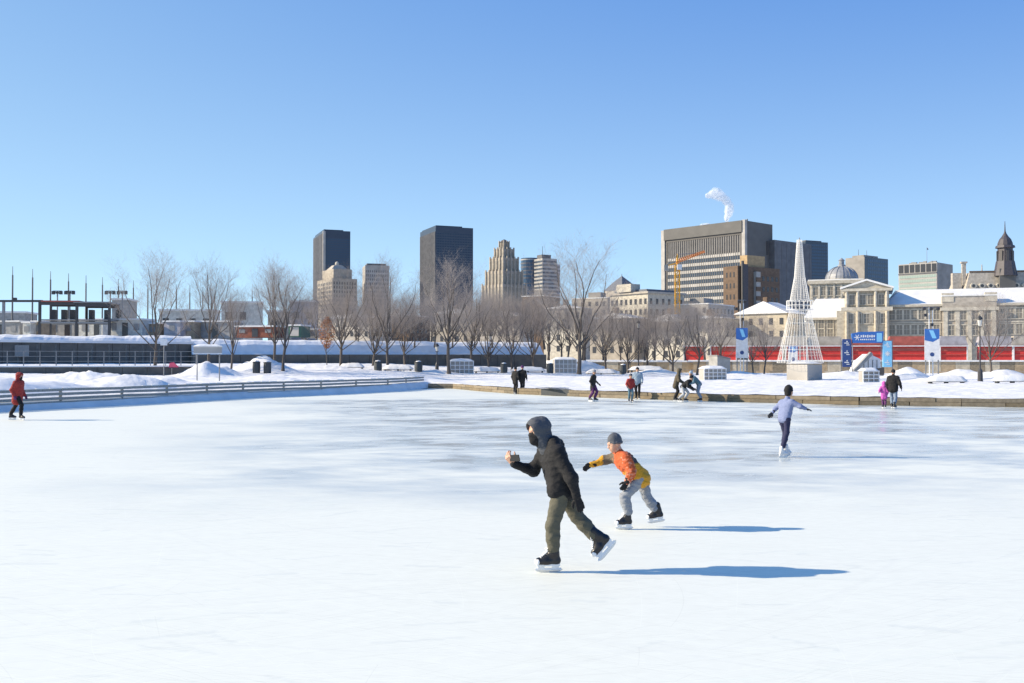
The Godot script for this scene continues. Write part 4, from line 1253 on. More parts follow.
	for u in [57, 69.5, 110, 122]:
		var dd := 146.0
		var t := thing("lamp_cluster", "dark cluster of quay floodlights %s" % names[k], "floodlight", Vector3(bx(u, dd), 3.0, -dd), 0, "floodlight clusters on the quay")
		k += 1
		var hh := by(291, dd) - 3.0
		part("pole", B.new().tube(Vector3.ZERO, Vector3(0, hh, 0), 0.12, 0.1, 6).mesh(mt.steel_grey), t)
		part("crossbar", B.new().box(Vector3(0, hh, 0), Vector3(1.3, 0.12, 0.12)).mesh(mt.steel_dark), t)
		for s in [-0.55, 0.0, 0.55]: part("floodlight", B.new().box(Vector3(s, hh - 0.25, 0.1), Vector3(0.38, 0.5 if s else 0.3, 0.35)).mesh(mt.steel_dark), t)

# ---------------------------------------------------------------- the city
# a block with its near corner at column c; its lit left face ends at column l, its right face at column r. Local x runs along the right face, local -z along the left face
func block(n: String, label: String, c: float, l: float, r: float, d: float, yaw: float, top: float, m: Material, base := 0.0, deep := -1.0, cat := "building") -> Dictionary:
	var th := deg_to_rad(yaw)
	var X := bx(c, d)
	var tr := (r - 512.0) * 0.001
	var tl := (l - 512.0) * 0.001
	var W := (tr * d - X) / (cos(th) - tr * sin(th))
	var D := deep if deep > 0 else (X - tl * d) / (sin(th) + tl * cos(th))
	var H := by(top, d) - base
	var t := thing(n, label, cat, Vector3(X, base, -d), yaw)
	part("wall", B.new().box(Vector3(W * 0.5, H * 0.5, -D * 0.5), Vector3(W, H, D)).mesh(m), t)
	return {"t": t, "W": W, "D": D, "H": H, "d": d, "base": base}

func yl(q: Dictionary, v: float) -> float:     # local height of what is seen at row v
	return by(v, q.d) - q.base

# grids of panes on the right face (z = 0) and the left face (x = 0)
func grid_r(b: B, x0: float, x1: float, y0: float, y1: float, nx: int, ny: int, fx: float, fy: float, proud := 0.06, z := 0.0) -> void:
	var w := (x1 - x0) / nx
	var h := (y1 - y0) / ny
	for i in nx:
		for j in ny:
			b.box(Vector3(x0 + w * (i + 0.5), y0 + h * (j + 0.5), z), Vector3(w * fx, h * fy, proud * 2))
func grid_l(b: B, z0: float, z1: float, y0: float, y1: float, nx: int, ny: int, fx: float, fy: float, proud := 0.06, x := 0.0) -> void:
	var w := (z1 - z0) / nx
	var h := (y1 - y0) / ny
	for i in nx:
		for j in ny:
			b.box(Vector3(x, y0 + h * (j + 0.5), -(z0 + w * (i + 0.5))), Vector3(proud * 2, h * fy, w * fx))

func stuff_part(n: String, b: B, m: Material, t: Node) -> void:
	if b.v.size(): part(n, b.mesh(m), t, Vector3.ZERO, true)

func build_city() -> void:
	var b: B
	# 1 dark tower at left
	var q := block("office_tower", "slim dark glass tower with pale corner, leftmost of the skyline", 324, 313, 350, 650, 20, 230, mt.tower_dark)
	b = B.new(); grid_r(b, 0.5, q.W - 0.3, q.H * 0.3, q.H - 5, 14, 34, 0.62, 0.6, 0.08); stuff_part("window_grid", b, mt.glass_blue, q.t)
	b = B.new(); grid_l(b, 0, q.D, 0, q.H - 1, 9, 1, 0.5, 1.0, 0.35); stuff_part("fin_row", b, mt.tower_grey, q.t)
	part("corner_pier", B.new().box(Vector3(-0.2, q.H * 0.5 - 0.3, 0.2), Vector3(1.6, q.H - 0.8, 1.6)).mesh(mt.concrete_pale), q.t)
	part("crown", B.new().box(Vector3(q.W * 0.4, q.H + 0.5, -q.D * 0.5), Vector3(q.W * 0.75, 1.4, q.D * 0.8)).mesh(mt.tower_dark), q.t)
	# 2 stone bank tower with a cupola
	q = block("stone_tower", "tan stone tower with stepped roof and small cupola before the dark tower", 332, 317, 357, 600, 30, 278, mt.stone_tan)
	b = B.new(); grid_r(b, 0.5, q.W - 0.5, q.H * 0.2, q.H - 1.5, 9, 15, 0.45, 0.6); grid_l(b, 0.5, q.D - 0.5, q.H * 0.2, q.H - 1.5, 9, 15, 0.45, 0.6); stuff_part("window_grid", b, mt.window_dark, q.t)
	var cx: float = q.W * 0.5
	var cz: float = -q.D * 0.5
	var y2 := yl(q, 268)
	part("upper_stage", B.new().box(Vector3(cx, (q.H + y2) * 0.5, cz), Vector3(q.W * 0.74, y2 - q.H, q.D * 0.74)).mesh(mt.stone_tan), q.t)
	part("roof", B.new().lathe(Vector3(cx, y2, cz), [Vector2(q.W * 0.48, 0), Vector2(q.W * 0.22, yl(q, 263) - y2), Vector2(0.1, yl(q, 262) - y2)], 4, PI / 4, PI / 4 + TAU).mesh(mt.stone_grey), q.t)
	part("cupola", B.new().lathe(Vector3(cx, yl(q, 263.5), cz), [Vector2(1.3, 0), Vector2(1.3, 1.6), Vector2(0.9, 2.4), Vector2(0.1, 2.8)], 10).mesh(mt.stone_pale), q.t)
	# 3 grey slab
	q = block("slab_tower", "plain grey-tan slab tower right of the cupola tower", 365, 361, 389, 620, 14, 265, mt.concrete_pale, 0, 18)
	b = B.new(); grid_r(b, 0.4, q.W - 0.4, q.H * 0.2, q.H - 2.5, 12, 18, 0.5, 0.55); stuff_part("window_grid", b, mt.tower_grey, q.t)
	part("roof_house", B.new().box(Vector3(q.W * 0.5, q.H + 0.7, -9), Vector3(q.W * 0.8, 1.4, 12)).mesh(mt.tower_grey), q.t)
	# 4 broad dark tower
	q = block("office_tower", "broad dark glass tower with ribbed grey side, tallest left of centre", 435.5, 420, 473, 600, 22, 226, mt.tower_dark)
	b = B.new(); grid_r(b, 0.4, q.W - 0.4, q.H * 0.25, q.H - 3.5, 22, 38, 0.6, 0.55, 0.05); stuff_part("window_grid", b, mt.dark_glass, q.t)
	b = B.new(); grid_l(b, 0, q.D, 0, q.H - 3, 14, 1, 0.5, 1.0, 0.4); stuff_part("fin_row", b, mt.tower_grey, q.t)
	part("parapet", B.new().box(Vector3(q.W * 0.38, q.H + 0.4, -q.D * 0.5), Vector3(q.W * 0.7, 0.9, q.D * 0.9)).mesh(mt.tower_dark), q.t)
	# 5 stepped stone tower
	stepped_tower()
	# 6 rounded glass tower
	var d := 700.0
	var t := thing("glass_tower", "blue-grey rounded glass tower with pale bands beside the stepped tower", "building", Vector3(bx(530, d), 0, -d - 6), 0)
	var H := by(257.5, d)
	part("wall", B.new().lathe(Vector3.ZERO, [Vector2(6.4, 0), Vector2(6.4, H), Vector2(0.1, H)], 28).mesh(mt.glass_blue), t)
	for i in 6:
		part("band", B.new().lathe(Vector3(0, H - 1.2 - i * 2.6, 0), [Vector2(6.4, -0.4), Vector2(6.55, -0.4), Vector2(6.55, 0.4), Vector2(6.4, 0.4)], 28).mesh(mt.tower_grey if i else mt.concrete_pale), t)
	b = B.new()
	for i in 16: b.lathe(Vector3(0, H - 18 - i * 2.8, 0), [Vector2(6.4, -0.3), Vector2(6.5, -0.3), Vector2(6.5, 0.3), Vector2(6.4, 0.3)], 24)
	stuff_part("lower_bands", b, mt.tower_grey, t)
	# 7 banded tower
	q = block("banded_tower", "white-banded office tower with roof house and antenna", 542.5, 534, 557, 690, 30, 258, mt.concrete_pale)
	b = B.new(); grid_r(b, 0, q.W, q.H * 0.2, q.H - 0.8, 1, 22, 0.98, 0.5); grid_l(b, 0, q.D, q.H * 0.2, q.H - 0.8, 1, 22, 0.98, 0.5); stuff_part("window_bands", b, mt.glass, q.t)
	part("roof_house", B.new().box(Vector3(q.W * 0.4, q.H + 1.4, -q.D * 0.5), Vector3(q.W * 0.62, 2.8, q.D * 0.6)).mesh(mt.tower_grey), q.t)
	part("antenna", B.new().tube(Vector3(q.W * 0.3, q.H + 2.5, -q.D * 0.5), Vector3(q.W * 0.3, q.H + 9, -q.D * 0.5), 0.2, 0.12).mesh(mt.steel_dark), q.t)
	q = block("office_block", "pinkish office block tucked right of the banded tower", 553, 549, 560, 720, 30, 264, mt.shed_lilac)
	b = B.new(); grid_r(b, 0, q.W, q.H * 0.2, q.H - 0.8, 4, 22, 0.7, 0.5); stuff_part("window_grid", b, mt.glass, q.t)
	# 8 building with a steep dark roof
	q = block("pyramid_roof_building", "building with a steep dark blue pyramid roof behind the tallest tree", 622, 604, 640, 460, 40, 290, mt.stone_grey)
	part("roof", B.new().lathe(Vector3(q.W * 0.5, q.H, -q.D * 0.5), [Vector2(q.W * 0.72, 0), Vector2(q.W * 0.34, yl(q, 281) - q.H), Vector2(0.2, yl(q, 274.5) - q.H)], 4, PI / 4, PI / 4 + TAU).mesh(mt.roof_slate), q.t)
	part("finial", B.new().tube(Vector3(q.W * 0.5, yl(q, 275), -q.D * 0.5), Vector3(q.W * 0.5, yl(q, 272), -q.D * 0.5), 0.25, 0.08).mesh(mt.roof_slate), q.t)
	for s in [0.3, 0.7]: part("dormer", B.new().box(Vector3(q.W * s, q.H + 1.4, -q.D * 0.12), Vector3(1.4, 2.0, 1.4)).mesh(mt.stone_grey), q.t)
	# 9 classical stone block
	q = block("classical_building", "pale classical stone building with deep dark cornice left of the crane", 648, 610, 684, 300, 38, 293, mt.stone_pale)
	part("cornice", B.new().box(Vector3(q.W * 0.5, q.H + 0.25, -q.D * 0.5), Vector3(q.W + 1.2, 0.6, q.D + 1.2)).mesh(mt.stone_grey), q.t)
	part("attic", B.new().box(Vector3(q.W * 0.45, q.H + 0.9, -q.D * 0.5), Vector3(q.W * 0.8, 0.9, q.D * 0.85)).mesh(mt.roof_slate), q.t)
	part("roof_house", B.new().box(Vector3(0.8, q.H + 1.9, -q.D * 0.55), Vector3(4.0, 2.4, 6.0)).mesh(mt.stone_pale), q.t)
	part("chimney", B.new().box(Vector3(1.5, q.H + 1.8, -q.D * 0.85), Vector3(1.2, 2.4, 1.2)).mesh(mt.stone_pale), q.t)
	for i in 8:
		for j in 4: part("window", B.new().box(Vector3(0, q.H - 2.4 - j * 3.2, -q.D * (i + 0.5) / 8), Vector3(0.16, 1.7, 0.95)).mesh(mt.window_dark), q.t)
	for i in 6:
		for j in 4: part("window", B.new().box(Vector3(q.W * (i + 0.5) / 6, q.H - 2.4 - j * 3.2, 0), Vector3(0.95, 1.7, 0.16)).mesh(mt.window_dark), q.t)
	courthouse()
	crane()
	brick_block()
	# slab beside the courthouse and the gridded tower
	q = block("annex_slab", "plain dark grey slab joined to the right of the big courthouse", 775, 772, 812, 430, 40, 239.5, mt.tower_grey, 0, 15)
	b = B.new(); grid_r(b, 0, q.W, q.H * 0.3, q.H - 1, 8, 1, 0.04, 1.0, 0.05); stuff_part("joint_row", b, mt.concrete_brown, q.t)
	q = block("grid_tower", "dark blue office tower with fine window grid behind the wire tree", 806, 800, 828.5, 540, 24, 241, mt.glass)
	b = B.new(); grid_r(b, 0.3, q.W - 0.3, q.H * 0.3, q.H - 1, 11, 26, 0.72, 0.6, 0.06); stuff_part("window_grid", b, mt.glass_blue, q.t)
	part("roof_house", B.new().box(Vector3(q.W * 0.4, q.H + 0.3, -q.D * 0.5), Vector3(q.W * 0.7, 0.8, q.D * 0.7)).mesh(mt.tower_grey), q.t)
	q = block("grid_tower", "dark blue office tower with a blank concrete side behind the dome", 865, 846, 888.5, 480, 38, 256.5, mt.concrete)
	b = B.new(); grid_r(b, 2.6, q.W - 0.2, q.H * 0.4, q.H - 0.6, 11, 16, 0.72, 0.62, 0.08); stuff_part("window_grid", b, mt.glass_blue, q.t)
	part("facade", B.new().box(Vector3(q.W * 0.5 + 0.05, q.H * 0.5, 0.01), Vector3(q.W, q.H - 0.02, 0.06)).mesh(mt.glass), q.t)
	part("roof_house", B.new().box(Vector3(q.W * 0.35, q.H + 0.5, -q.D * 0.4), Vector3(q.W * 0.6, 1.0, q.D * 0.6)).mesh(mt.concrete), q.t)
	for s in [0.15, 0.5]: part("antenna", B.new().tube(Vector3(q.W * s, q.H, -q.D * 0.5), Vector3(q.W * s, q.H + 4.2, -q.D * 0.5), 0.16, 0.08).mesh(mt.steel_dark), q.t)
	# pale green office block
	q = block("green_office", "pale green glass office block with dark top storey and roof flag", 937.5, 899, 953, 380, 45, 262, mt.concrete_pale)
	b = B.new(); grid_l(b, 0.3, q.D - 0.3, yl(q, 300), yl(q, 273), 22, 6, 0.9, 0.62, 0.1); stuff_part("window_grid", b, mt.glass_green, q.t)
	part("side", B.new().box(Vector3(q.W * 0.5 + 0.1, q.H * 0.5, 0.02), Vector3(q.W, q.H - 0.1, 0.2)).mesh(mt.concrete), q.t)
	for i in 7: part("top_pane", B.new().box(Vector3(0, yl(q, 267), -q.D * (i + 0.5) / 7), Vector3(0.3, 3.0, q.D / 7 * 0.78)).mesh(mt.window_dark), q.t)
	part("top_band", B.new().box(Vector3(-0.12, yl(q, 272.2), -q.D * 0.5), Vector3(0.3, 0.45, q.D)).mesh(mt.tower_grey), q.t)
	b = B.new()
	for i in 9: b.box(Vector3(2 + (i % 3), q.H + 0.35, -q.D * (0.1 + 0.085 * i)), Vector3(1.0, 0.7 + 0.3 * (i % 2), 1.2))
	stuff_part("roof_plant", b, mt.steel_grey, q.t)
	var fl := part("flagpole", B.new().tube(Vector3(1, q.H, -q.D * 0.28), Vector3(1, yl(q, 246), -q.D * 0.28), 0.09, 0.06).mesh(mt.steel_grey), q.t)
	part("flag", B.new().prism([Vector2(1.05, yl(q, 246.2)), Vector2(1.05, yl(q, 248.2)), Vector2(2.0, yl(q, 248.6)), Vector2(2.6, yl(q, 247.6)), Vector2(1.9, yl(q, 246.8))], -q.D * 0.28 - 0.03, -q.D * 0.28 + 0.03).mesh(mt.steel_grey), fl)
	market()
	city_hall()
	low_town()
	smoke()

func stepped_tower() -> void:
	var d := 520.0
	var t := thing("stepped_tower", "tall stepped tan stone tower with vertical piers right of the broad dark tower", "building", Vector3(bx(504, d), 0, -d - 10), 42)
	var last := 0.0
	for a in [[51, 304, "tier"], [44, 284, "tier"], [37, 270, "tier"], [28, 256.5, "tier"], [19, 247, "tier"], [9.5, 240, "crown"]]:
		var s: float = a[0] * d * 0.001 / 1.41
		var y1 := by(a[1], d)
		var p := part(a[2], B.new().box(Vector3(0, (last + y1) * 0.5, 0), Vector3(s, y1 - last, s)).mesh(mt.stone_tan), t)
		var b := B.new()
		var n := maxi(2, roundi(s / 2.6))
		for i in n:
			var x := -s * 0.5 + s * (i + 0.5) / n
			b.box(Vector3(x, (maxf(last, y1 - 16) + y1) * 0.5 - 0.7, s * 0.5), Vector3(s / n * 0.42, minf(y1 - last, 16) - 1.6, 0.12))
			b.box(Vector3(-s * 0.5, (maxf(last, y1 - 16) + y1) * 0.5 - 0.7, x), Vector3(0.12, minf(y1 - last, 16) - 1.6, s / n * 0.42))
		stuff_part("window_strips", b, mt.window_old, p)
		b = B.new()
		for i in n + 1:
			var x := -s * 0.5 + s * i / n
			b.box(Vector3(x, (last + y1) * 0.5 + 0.4, s * 0.5 + 0.25), Vector3(s / n * 0.3, y1 - last + 0.8, 0.5))
			b.box(Vector3(-s * 0.5 - 0.25, (last + y1) * 0.5 + 0.4, x), Vector3(0.5, y1 - last + 0.8, s / n * 0.3))
		stuff_part("pier_row", b, mt.stone_tan, p)
		last = y1 - 0.05
	part("roof", B.new().lathe(Vector3(0, last, 0), [Vector2(2.6, 0), Vector2(1.2, 1.2), Vector2(0.1, 1.7)], 8).mesh(mt.copper_dark), t)

func courthouse() -> void:
	var q := block("courthouse", "huge grey concrete slab building with rows of windows and blank crown", 745, 664, 773, 420, 42, 220, mt.concrete_brown)
	var D: float = q.D
	var H: float = q.H
	var yb := H * 0.12
	var ya := yl(q, 234)          # underside of the crown, at the near corner
	var b := B.new()
	for j in 13: b.box(Vector3(-0.02, lerpf(yb, yl(q, 253), (j + 0.5) / 13), -D * 0.5), Vector3(0.2, (yl(q, 253) - yb) / 13 * 0.5, D - 3))
	part("window_bands", b.mesh(mt.glass), q.t, Vector3.ZERO, true)
	b = B.new()
	for j in 13: b.box(Vector3(-0.02, lerpf(yb, yl(q, 253), (j + 1.0) / 13), -D * 0.5), Vector3(0.3, (yl(q, 253) - yb) / 13 * 0.42, D - 3))
	part("spandrel_bands", b.mesh(mt.concrete_pale), q.t, Vector3.ZERO, true)
	b = B.new(); grid_l(b, 1.5, D - 1.5, yl(q, 252), ya, 34, 1, 0.5, 1.0, 0.25); part("louvre_row", b.mesh(mt.tower_grey), q.t, Vector3.ZERO, true)
	b = B.new(); grid_l(b, 1.5, D - 1.5, yb, ya, 34, 1, 0.1, 1.0, 0.3); part("fin_row", b.mesh(mt.concrete), q.t, Vector3.ZERO, true)
	part("dark_gap_strip", B.new().box(Vector3(0.02, ya + 0.5, -D * 0.5), Vector3(0.7, 1.1, D - 1.6)).mesh(mt.near_black), q.t)  # shade of the gap under the crown, put into a near-black strip
	part("crown", B.new().box(Vector3(-0.3, (ya + 1.05 + H) * 0.5, -D * 0.5), Vector3(1.4, H - ya - 1.0, D - 1.6)).mesh(mt.concrete_brown), q.t)
	part("dark_gap_strip", B.new().box(Vector3(0.02, H * 0.5, -1.5), Vector3(0.6, H - 0.2, 1.0)).mesh(mt.near_black), q.t)  # near-black strip coloured as the shaded gap beside the corner pier
	part("corner_pier", B.new().box(Vector3(0.2, H * 0.5 + 0.1, -0.2), Vector3(1.6, H + 0.3, 1.6)).mesh(mt.concrete_pale), q.t)
	part("end_pier", B.new().box(Vector3(0.3, H * 0.5 - 0.1, -D + 0.2), Vector3(2.4, H - 0.4, 2.0)).mesh(mt.concrete_pale), q.t)
	part("dark_gap_strip", B.new().box(Vector3(0.0, H * 0.46, -D + 2.0), Vector3(0.6, H * 0.9, 0.9)).mesh(mt.near_black), q.t)  # gap by the end pier, its shade drawn as a near-black strip
	part("tall_window", B.new().box(Vector3(q.W * 0.8, yl(q, 245), 0.02), Vector3(1.3, 6.0, 0.4)).mesh(mt.near_black), q.t)
	part("vent", B.new().tube(Vector3(q.W * 0.3, H, -3), Vector3(q.W * 0.3, H + 1.4, -3), 0.4, 0.4).mesh(mt.concrete_pale), q.t)

func crane() -> void:
	var d := 250.0
	var x := bx(677.5, d)
	var t := thing("tower_crane", "yellow tower crane with orange jib before the big courthouse", "crane", Vector3(x, 2.0, -d), 0)
	var yj := by(265, d) - 2.0
	var s := 0.55
	var b := B.new()
	for c in [Vector3(-s, 0, -s), Vector3(s, 0, -s), Vector3(s, 0, s), Vector3(-s, 0, s)]:
		b.box(c + Vector3(0, yj * 0.5, 0), Vector3(0.17, yj, 0.17))
	var n := int(yj / 1.2)
	for i in n:
		var y0 := yj * i / n
		var y1 := yj * (i + 1) / n
		var f := 1.0 if i % 2 else -1.0
		for z in [-s, s]:
			b.bar(Vector3(-s * f, y0, z), Vector3(s * f, y1, z), 0.1, 0.1); b.bar(Vector3(-s, y1, z), Vector3(s, y1, z), 0.1, 0.1)
		for xx in [-s, s]: b.bar(Vector3(xx, y0, -s * f), Vector3(xx, y1, s * f), 0.1, 0.1)
	part("mast", b.mesh(mt.crane), t)
	# jib pointing right and away, counter-jib to the left
	var tip := Vector3(bx(708, d) - x, by(250.5, d) - 2.0, -4)
	var root := Vector3(-0.3, yj + 0.4, 0)
	b = B.new()
	var up := Vector3(0.0, 0.95, 0.0)
	b.bar(root + Vector3(0, 0, 0.5), tip + Vector3(0, 0, 0.2), 0.16, 0.16); b.bar(root + Vector3(0, 0, -0.5), tip + Vector3(0, 0, -0.2), 0.16, 0.16); b.bar(root + up, tip + up * 0.5, 0.16, 0.16)
	for i in 14:
		var p := root.lerp(tip, i / 14.0)
		var r := root.lerp(tip, (i + 0.5) / 14.0) + up * lerpf(1.0, 0.5, i / 14.0)
		var e := root.lerp(tip, (i + 1.0) / 14.0)
		for z in [-0.4, 0.4]:
			b.bar(p + Vector3(0, 0, z), r, 0.1, 0.1); b.bar(r, e + Vector3(0, 0, z), 0.1, 0.1)
	part("jib", b.mesh(mt.crane_orange), t)
	var back := Vector3(bx(664.5, d) - x, by(266.5, d) - 2.0, 0.6)
	b = B.new()
	for z in [-0.5, 0.5]: b.bar(root + Vector3(0, 0.1, z), back + Vector3(0, 0, z), 0.18, 0.22)
	for i in 5: b.bar(root.lerp(back, i / 5.0) + Vector3(0, 0, -0.5), root.lerp(back, (i + 0.7) / 5.0) + Vector3(0, 0, 0.5), 0.1, 0.1)
	part("counter_jib", b.mesh(mt.crane), t)
	part("counterweight", B.new().box(back + Vector3(0.3, -0.4, 0), Vector3(1.0, 1.5, 1.2)).mesh(mt.concrete_pale), t)
	part("cab", B.new().box(Vector3(0.4, yj - 0.6, 0.9), Vector3(1.1, 1.3, 1.0)).mesh(mt.white_paint), t)
	part("apex", B.new().tube(Vector3(0, yj, 0), Vector3(0, yj + 2.8, 0), 0.35, 0.1, 4).mesh(mt.crane), t)
	part("tie_bar", B.new().tube(Vector3(0, yj + 2.7, 0), tip.lerp(root, 0.25) + up * 0.5, 0.07, 0.07, 4).mesh(mt.steel_grey), t)
	part("tie_bar", B.new().tube(Vector3(0, yj + 2.7, 0), back, 0.07, 0.07, 4).mesh(mt.steel_grey), t)

func brick_block() -> void:
	var q := block("brick_building", "brown brick block with lift shaft and tan roof house before the courthouse", 738, 723.5, 780, 330, 36, 265.5, mt.brick_brown)
	part("roof_house", B.new().box(Vector3(q.W * 0.5, q.H + 2.0, -q.D * 0.45), Vector3(q.W * 0.42, 4.0, q.D * 0.5)).mesh(mt.tan_panel), q.t)
	part("shaft", B.new().box(Vector3(q.W * 0.13, q.H * 0.5, 0.4), Vector3(2.0, q.H + 1.2, 1.6)).mesh(mt.copper_dark), q.t)
	part("duct", B.new().tube(Vector3(q.W * 0.06, q.H * 0.3, 1.0), Vector3(q.W * 0.06, q.H + 1.6, 1.0), 0.5, 0.5).mesh(mt.near_black), q.t)
	part("stair_tower", B.new().box(Vector3(q.W * 0.42, q.H * 0.46, 0.5), Vector3(2.1, q.H * 0.98, 1.4)).mesh(mt.concrete_pale), q.t)
	for i in 7: part("balcony", B.new().box(Vector3(q.W * 0.42, q.H * (0.3 + 0.095 * i), 1.2), Vector3(2.3, 1.5, 0.3)).mesh(mt.brick_brown), q.t)
	var b := B.new(); grid_l(b, 0.8, q.D - 0.8, q.H * 0.3, q.H - 1, 3, 6, 0.35, 0.45); stuff_part("window_grid", b, mt.window_dark, q.t)
	b = B.new(); grid_r(b, q.W * 0.55, q.W - 0.5, q.H * 0.3, q.H - 2, 4, 6, 0.45, 0.45); stuff_part("window_grid", b, mt.window_dark, q.t)

func win_parts(t: Node, x0: float, x1: float, ys: Array, n: int, w: float, h: float, me: Mesh, fr: Mesh, z := 0.0) -> void:
	for y in ys:
		for i in n:
			var o := part("window", me, t, Vector3(lerpf(x0, x1, (i + 0.5) / n), y, z))
			part("surround", fr, o)

func market() -> void:
	var yaw := -20.0
	var pane := B.new().box(Vector3(0, 0, 0.02), Vector3(0.95, 1.75, 0.1)).mesh(mt.window_old)
	var fb := B.new()
	fb.box(Vector3(0, 0.98, 0.06), Vector3(1.35, 0.2, 0.24)); fb.box(Vector3(0, -0.95, 0.06), Vector3(1.35, 0.14, 0.26)); fb.box(Vector3(-0.56, 0, 0.05), Vector3(0.16, 1.75, 0.16)); fb.box(Vector3(0.56, 0, 0.05), Vector3(0.16, 1.75, 0.16)); fb.box(Vector3(0, 0, 0.08), Vector3(0.06, 1.75, 0.06)); fb.box(Vector3(0, 0.1, 0.08), Vector3(0.95, 0.06, 0.06))
	var frame := fb.mesh(mt.stone_pale)
	# right wing
	var q := block("market_hall_wing", "long grey stone market wing with snowy roof, rows of windows and pilastered bay", 885, 0, 1060, 184.6, yaw, 307, mt.stone_grey, 2.05, 14)
	var W: float = q.W
	var H: float = q.H
	var yr := yl(q, 288)
	part("roof", B.new().prism([Vector2(-0.3, H + 0.35), Vector2(2.0, yr), Vector2(W, yr), Vector2(W, H + 0.35)], -7.2, -7.0).mesh(mt.roof_snow), q.t)
	var rb := B.new()
	rb.quad(Vector3(-0.4, H + 0.38, 0.4), Vector3(3.0, yr, -7), Vector3(W, yr, -7), Vector3(W, H + 0.38, 0.4))
	rb.quad(Vector3(-0.4, H + 0.38, -14.4), Vector3(W, H + 0.38, -14.4), Vector3(W, yr, -7), Vector3(3.0, yr, -7))
	rb.tri(Vector3(-0.4, H + 0.38, 0.4), Vector3(-0.4, H + 0.38, -14.4), Vector3(3.0, yr, -7))
	part("roof_slope", rb.mesh(mt.roof_snow), q.t)
	part("cornice", B.new().box(Vector3(W * 0.5, H + 0.15, 0.2), Vector3(W + 0.6, 0.4, 0.8)).mesh(mt.stone_pale), q.t)
	part("string_course", B.new().box(Vector3(W * 0.5, yl(q, 323), 0.05), Vector3(W + 0.1, 0.22, 0.3)).mesh(mt.stone_pale), q.t)
	win_parts(q.t, 0.6, W * 0.33, [yl(q, 315), yl(q, 330)], 7, 0, 0, pane, frame, 0.02)
	win_parts(q.t, W * 0.66, W - 0.3, [yl(q, 315), yl(q, 330)], 7, 0, 0, pane, frame, 0.02)
	# pilastered bay
	var bx0 := W * 0.34
	var bx1 := W * 0.65
	part("bay", B.new().box(Vector3((bx0 + bx1) * 0.5, (H + 1.7) * 0.5, 0.0), Vector3(bx1 - bx0, H + 1.7, 1.6)).mesh(mt.stone_grey), q.t)
	part("bay_cornice", B.new().box(Vector3((bx0 + bx1) * 0.5, H - 0.6, 0.15), Vector3(bx1 - bx0 + 0.7, 0.6, 2.1)).mesh(mt.stone_pale), q.t)
	part("bay_snow", B.new().box(Vector3((bx0 + bx1) * 0.5, H + 1.8, 0.0), Vector3(bx1 - bx0 + 0.3, 0.22, 1.9)).mesh(mt.roof_snow), q.t)
	for s in [bx0 + 0.9, bx1 - 0.9]: part("parapet_block", B.new().box(Vector3(s, H + 1.5, 0.02), Vector3(2.0, 1.6, 1.75)).mesh(mt.stone_pale), q.t)
	for i in 5: part("pilaster", B.new().box(Vector3(lerpf(bx0 + 0.5, bx1 - 0.5, i / 4.0), (H - 0.9) * 0.5, 0.9), Vector3(0.7, H - 0.95, 0.35)).mesh(mt.stone_pale), q.t)
	win_parts(q.t, bx0 + 0.5, bx1 - 0.5, [yl(q, 316), yl(q, 331)], 4, 0, 0, pane, frame, 0.82)
	# portico with pediment
	q = block("market_hall_portico", "pale stone market portico with snowy triangular pediment and columns", 845, 0, 889.5, 186, yaw, 291, mt.stone, 2.05, 20)
	W = q.W; H = q.H
	var ap := yl(q, 281.5)
	part("pediment", B.new().prism([Vector2(-0.5, H + 0.4), Vector2(W * 0.5, ap), Vector2(W + 0.5, H + 0.4)], -19, 0.25).mesh(mt.stone_pale), q.t)
	var pb := B.new()
	pb.bar(Vector3(-0.8, H + 0.45, -9), Vector3(W * 0.5, ap + 0.2, -9), 19.6, 0.32); pb.bar(Vector3(W + 0.8, H + 0.45, -9), Vector3(W * 0.5, ap + 0.2, -9), 19.6, 0.32)
	part("roof_snow", pb.mesh(mt.roof_snow), q.t)
	part("cornice", B.new().box(Vector3(W * 0.5, H + 0.15, 0.2), Vector3(W + 1.1, 0.5, 1.0)).mesh(mt.stone_pale), q.t)
	part("lower_cornice", B.new().box(Vector3(W * 0.5, yl(q, 309.5), 0.35), Vector3(W + 1.2, 0.7, 1.5)).mesh(mt.stone_pale), q.t)
	part("lower_stage", B.new().box(Vector3(W * 0.5 - 0.7, yl(q, 311) * 0.5, 0.45), Vector3(W + 1.4, yl(q, 311), 1.3)).mesh(mt.stone), q.t)
	for x in [0.05, 0.3, 0.7, 0.95]:
		part("column", B.new().tube(Vector3(W * x, yl(q, 309), 0.35), Vector3(W * x, H - 0.1, 0.35), 0.32, 0.28, 10).mesh(mt.stone_pale), q.t)
		part("column", B.new().tube(Vector3(W * x, 0, 1.35), Vector3(W * x, yl(q, 312), 1.35), 0.38, 0.33, 10).mesh(mt.stone), q.t)
	win_parts(q.t, W * 0.32, W * 0.68, [yl(q, 300)], 2, 0, 0, pane, frame, 0.02)
	for x in [0.17, 0.83]: win_parts(q.t, W * x - 0.1, W * x + 0.1, [yl(q, 300), ], 1, 0, 0, pane, frame, 0.02)
	win_parts(q.t, W * 0.03, W * 0.97, [yl(q, 319)], 5, 0, 0, pane, frame, 1.12)
	# left wing
	q = block("market_hall_wing", "short market wing with steep snowy roof left of the portico", 806, 0, 846, 194, yaw, 318, mt.stone_grey, 2.05, 14)
	W = q.W; H = q.H
	rb = B.new()
	yr = yl(q, 297)
	rb.quad(Vector3(-0.4, H + 0.02, 0.4), Vector3(1.5, yr, -7), Vector3(W + 1, yr, -7), Vector3(W + 1, H + 0.02, 0.4))
	rb.quad(Vector3(-0.4, H + 0.02, -14.4), Vector3(W + 1, H + 0.02, -14.4), Vector3(W + 1, yr, -7), Vector3(1.5, yr, -7))
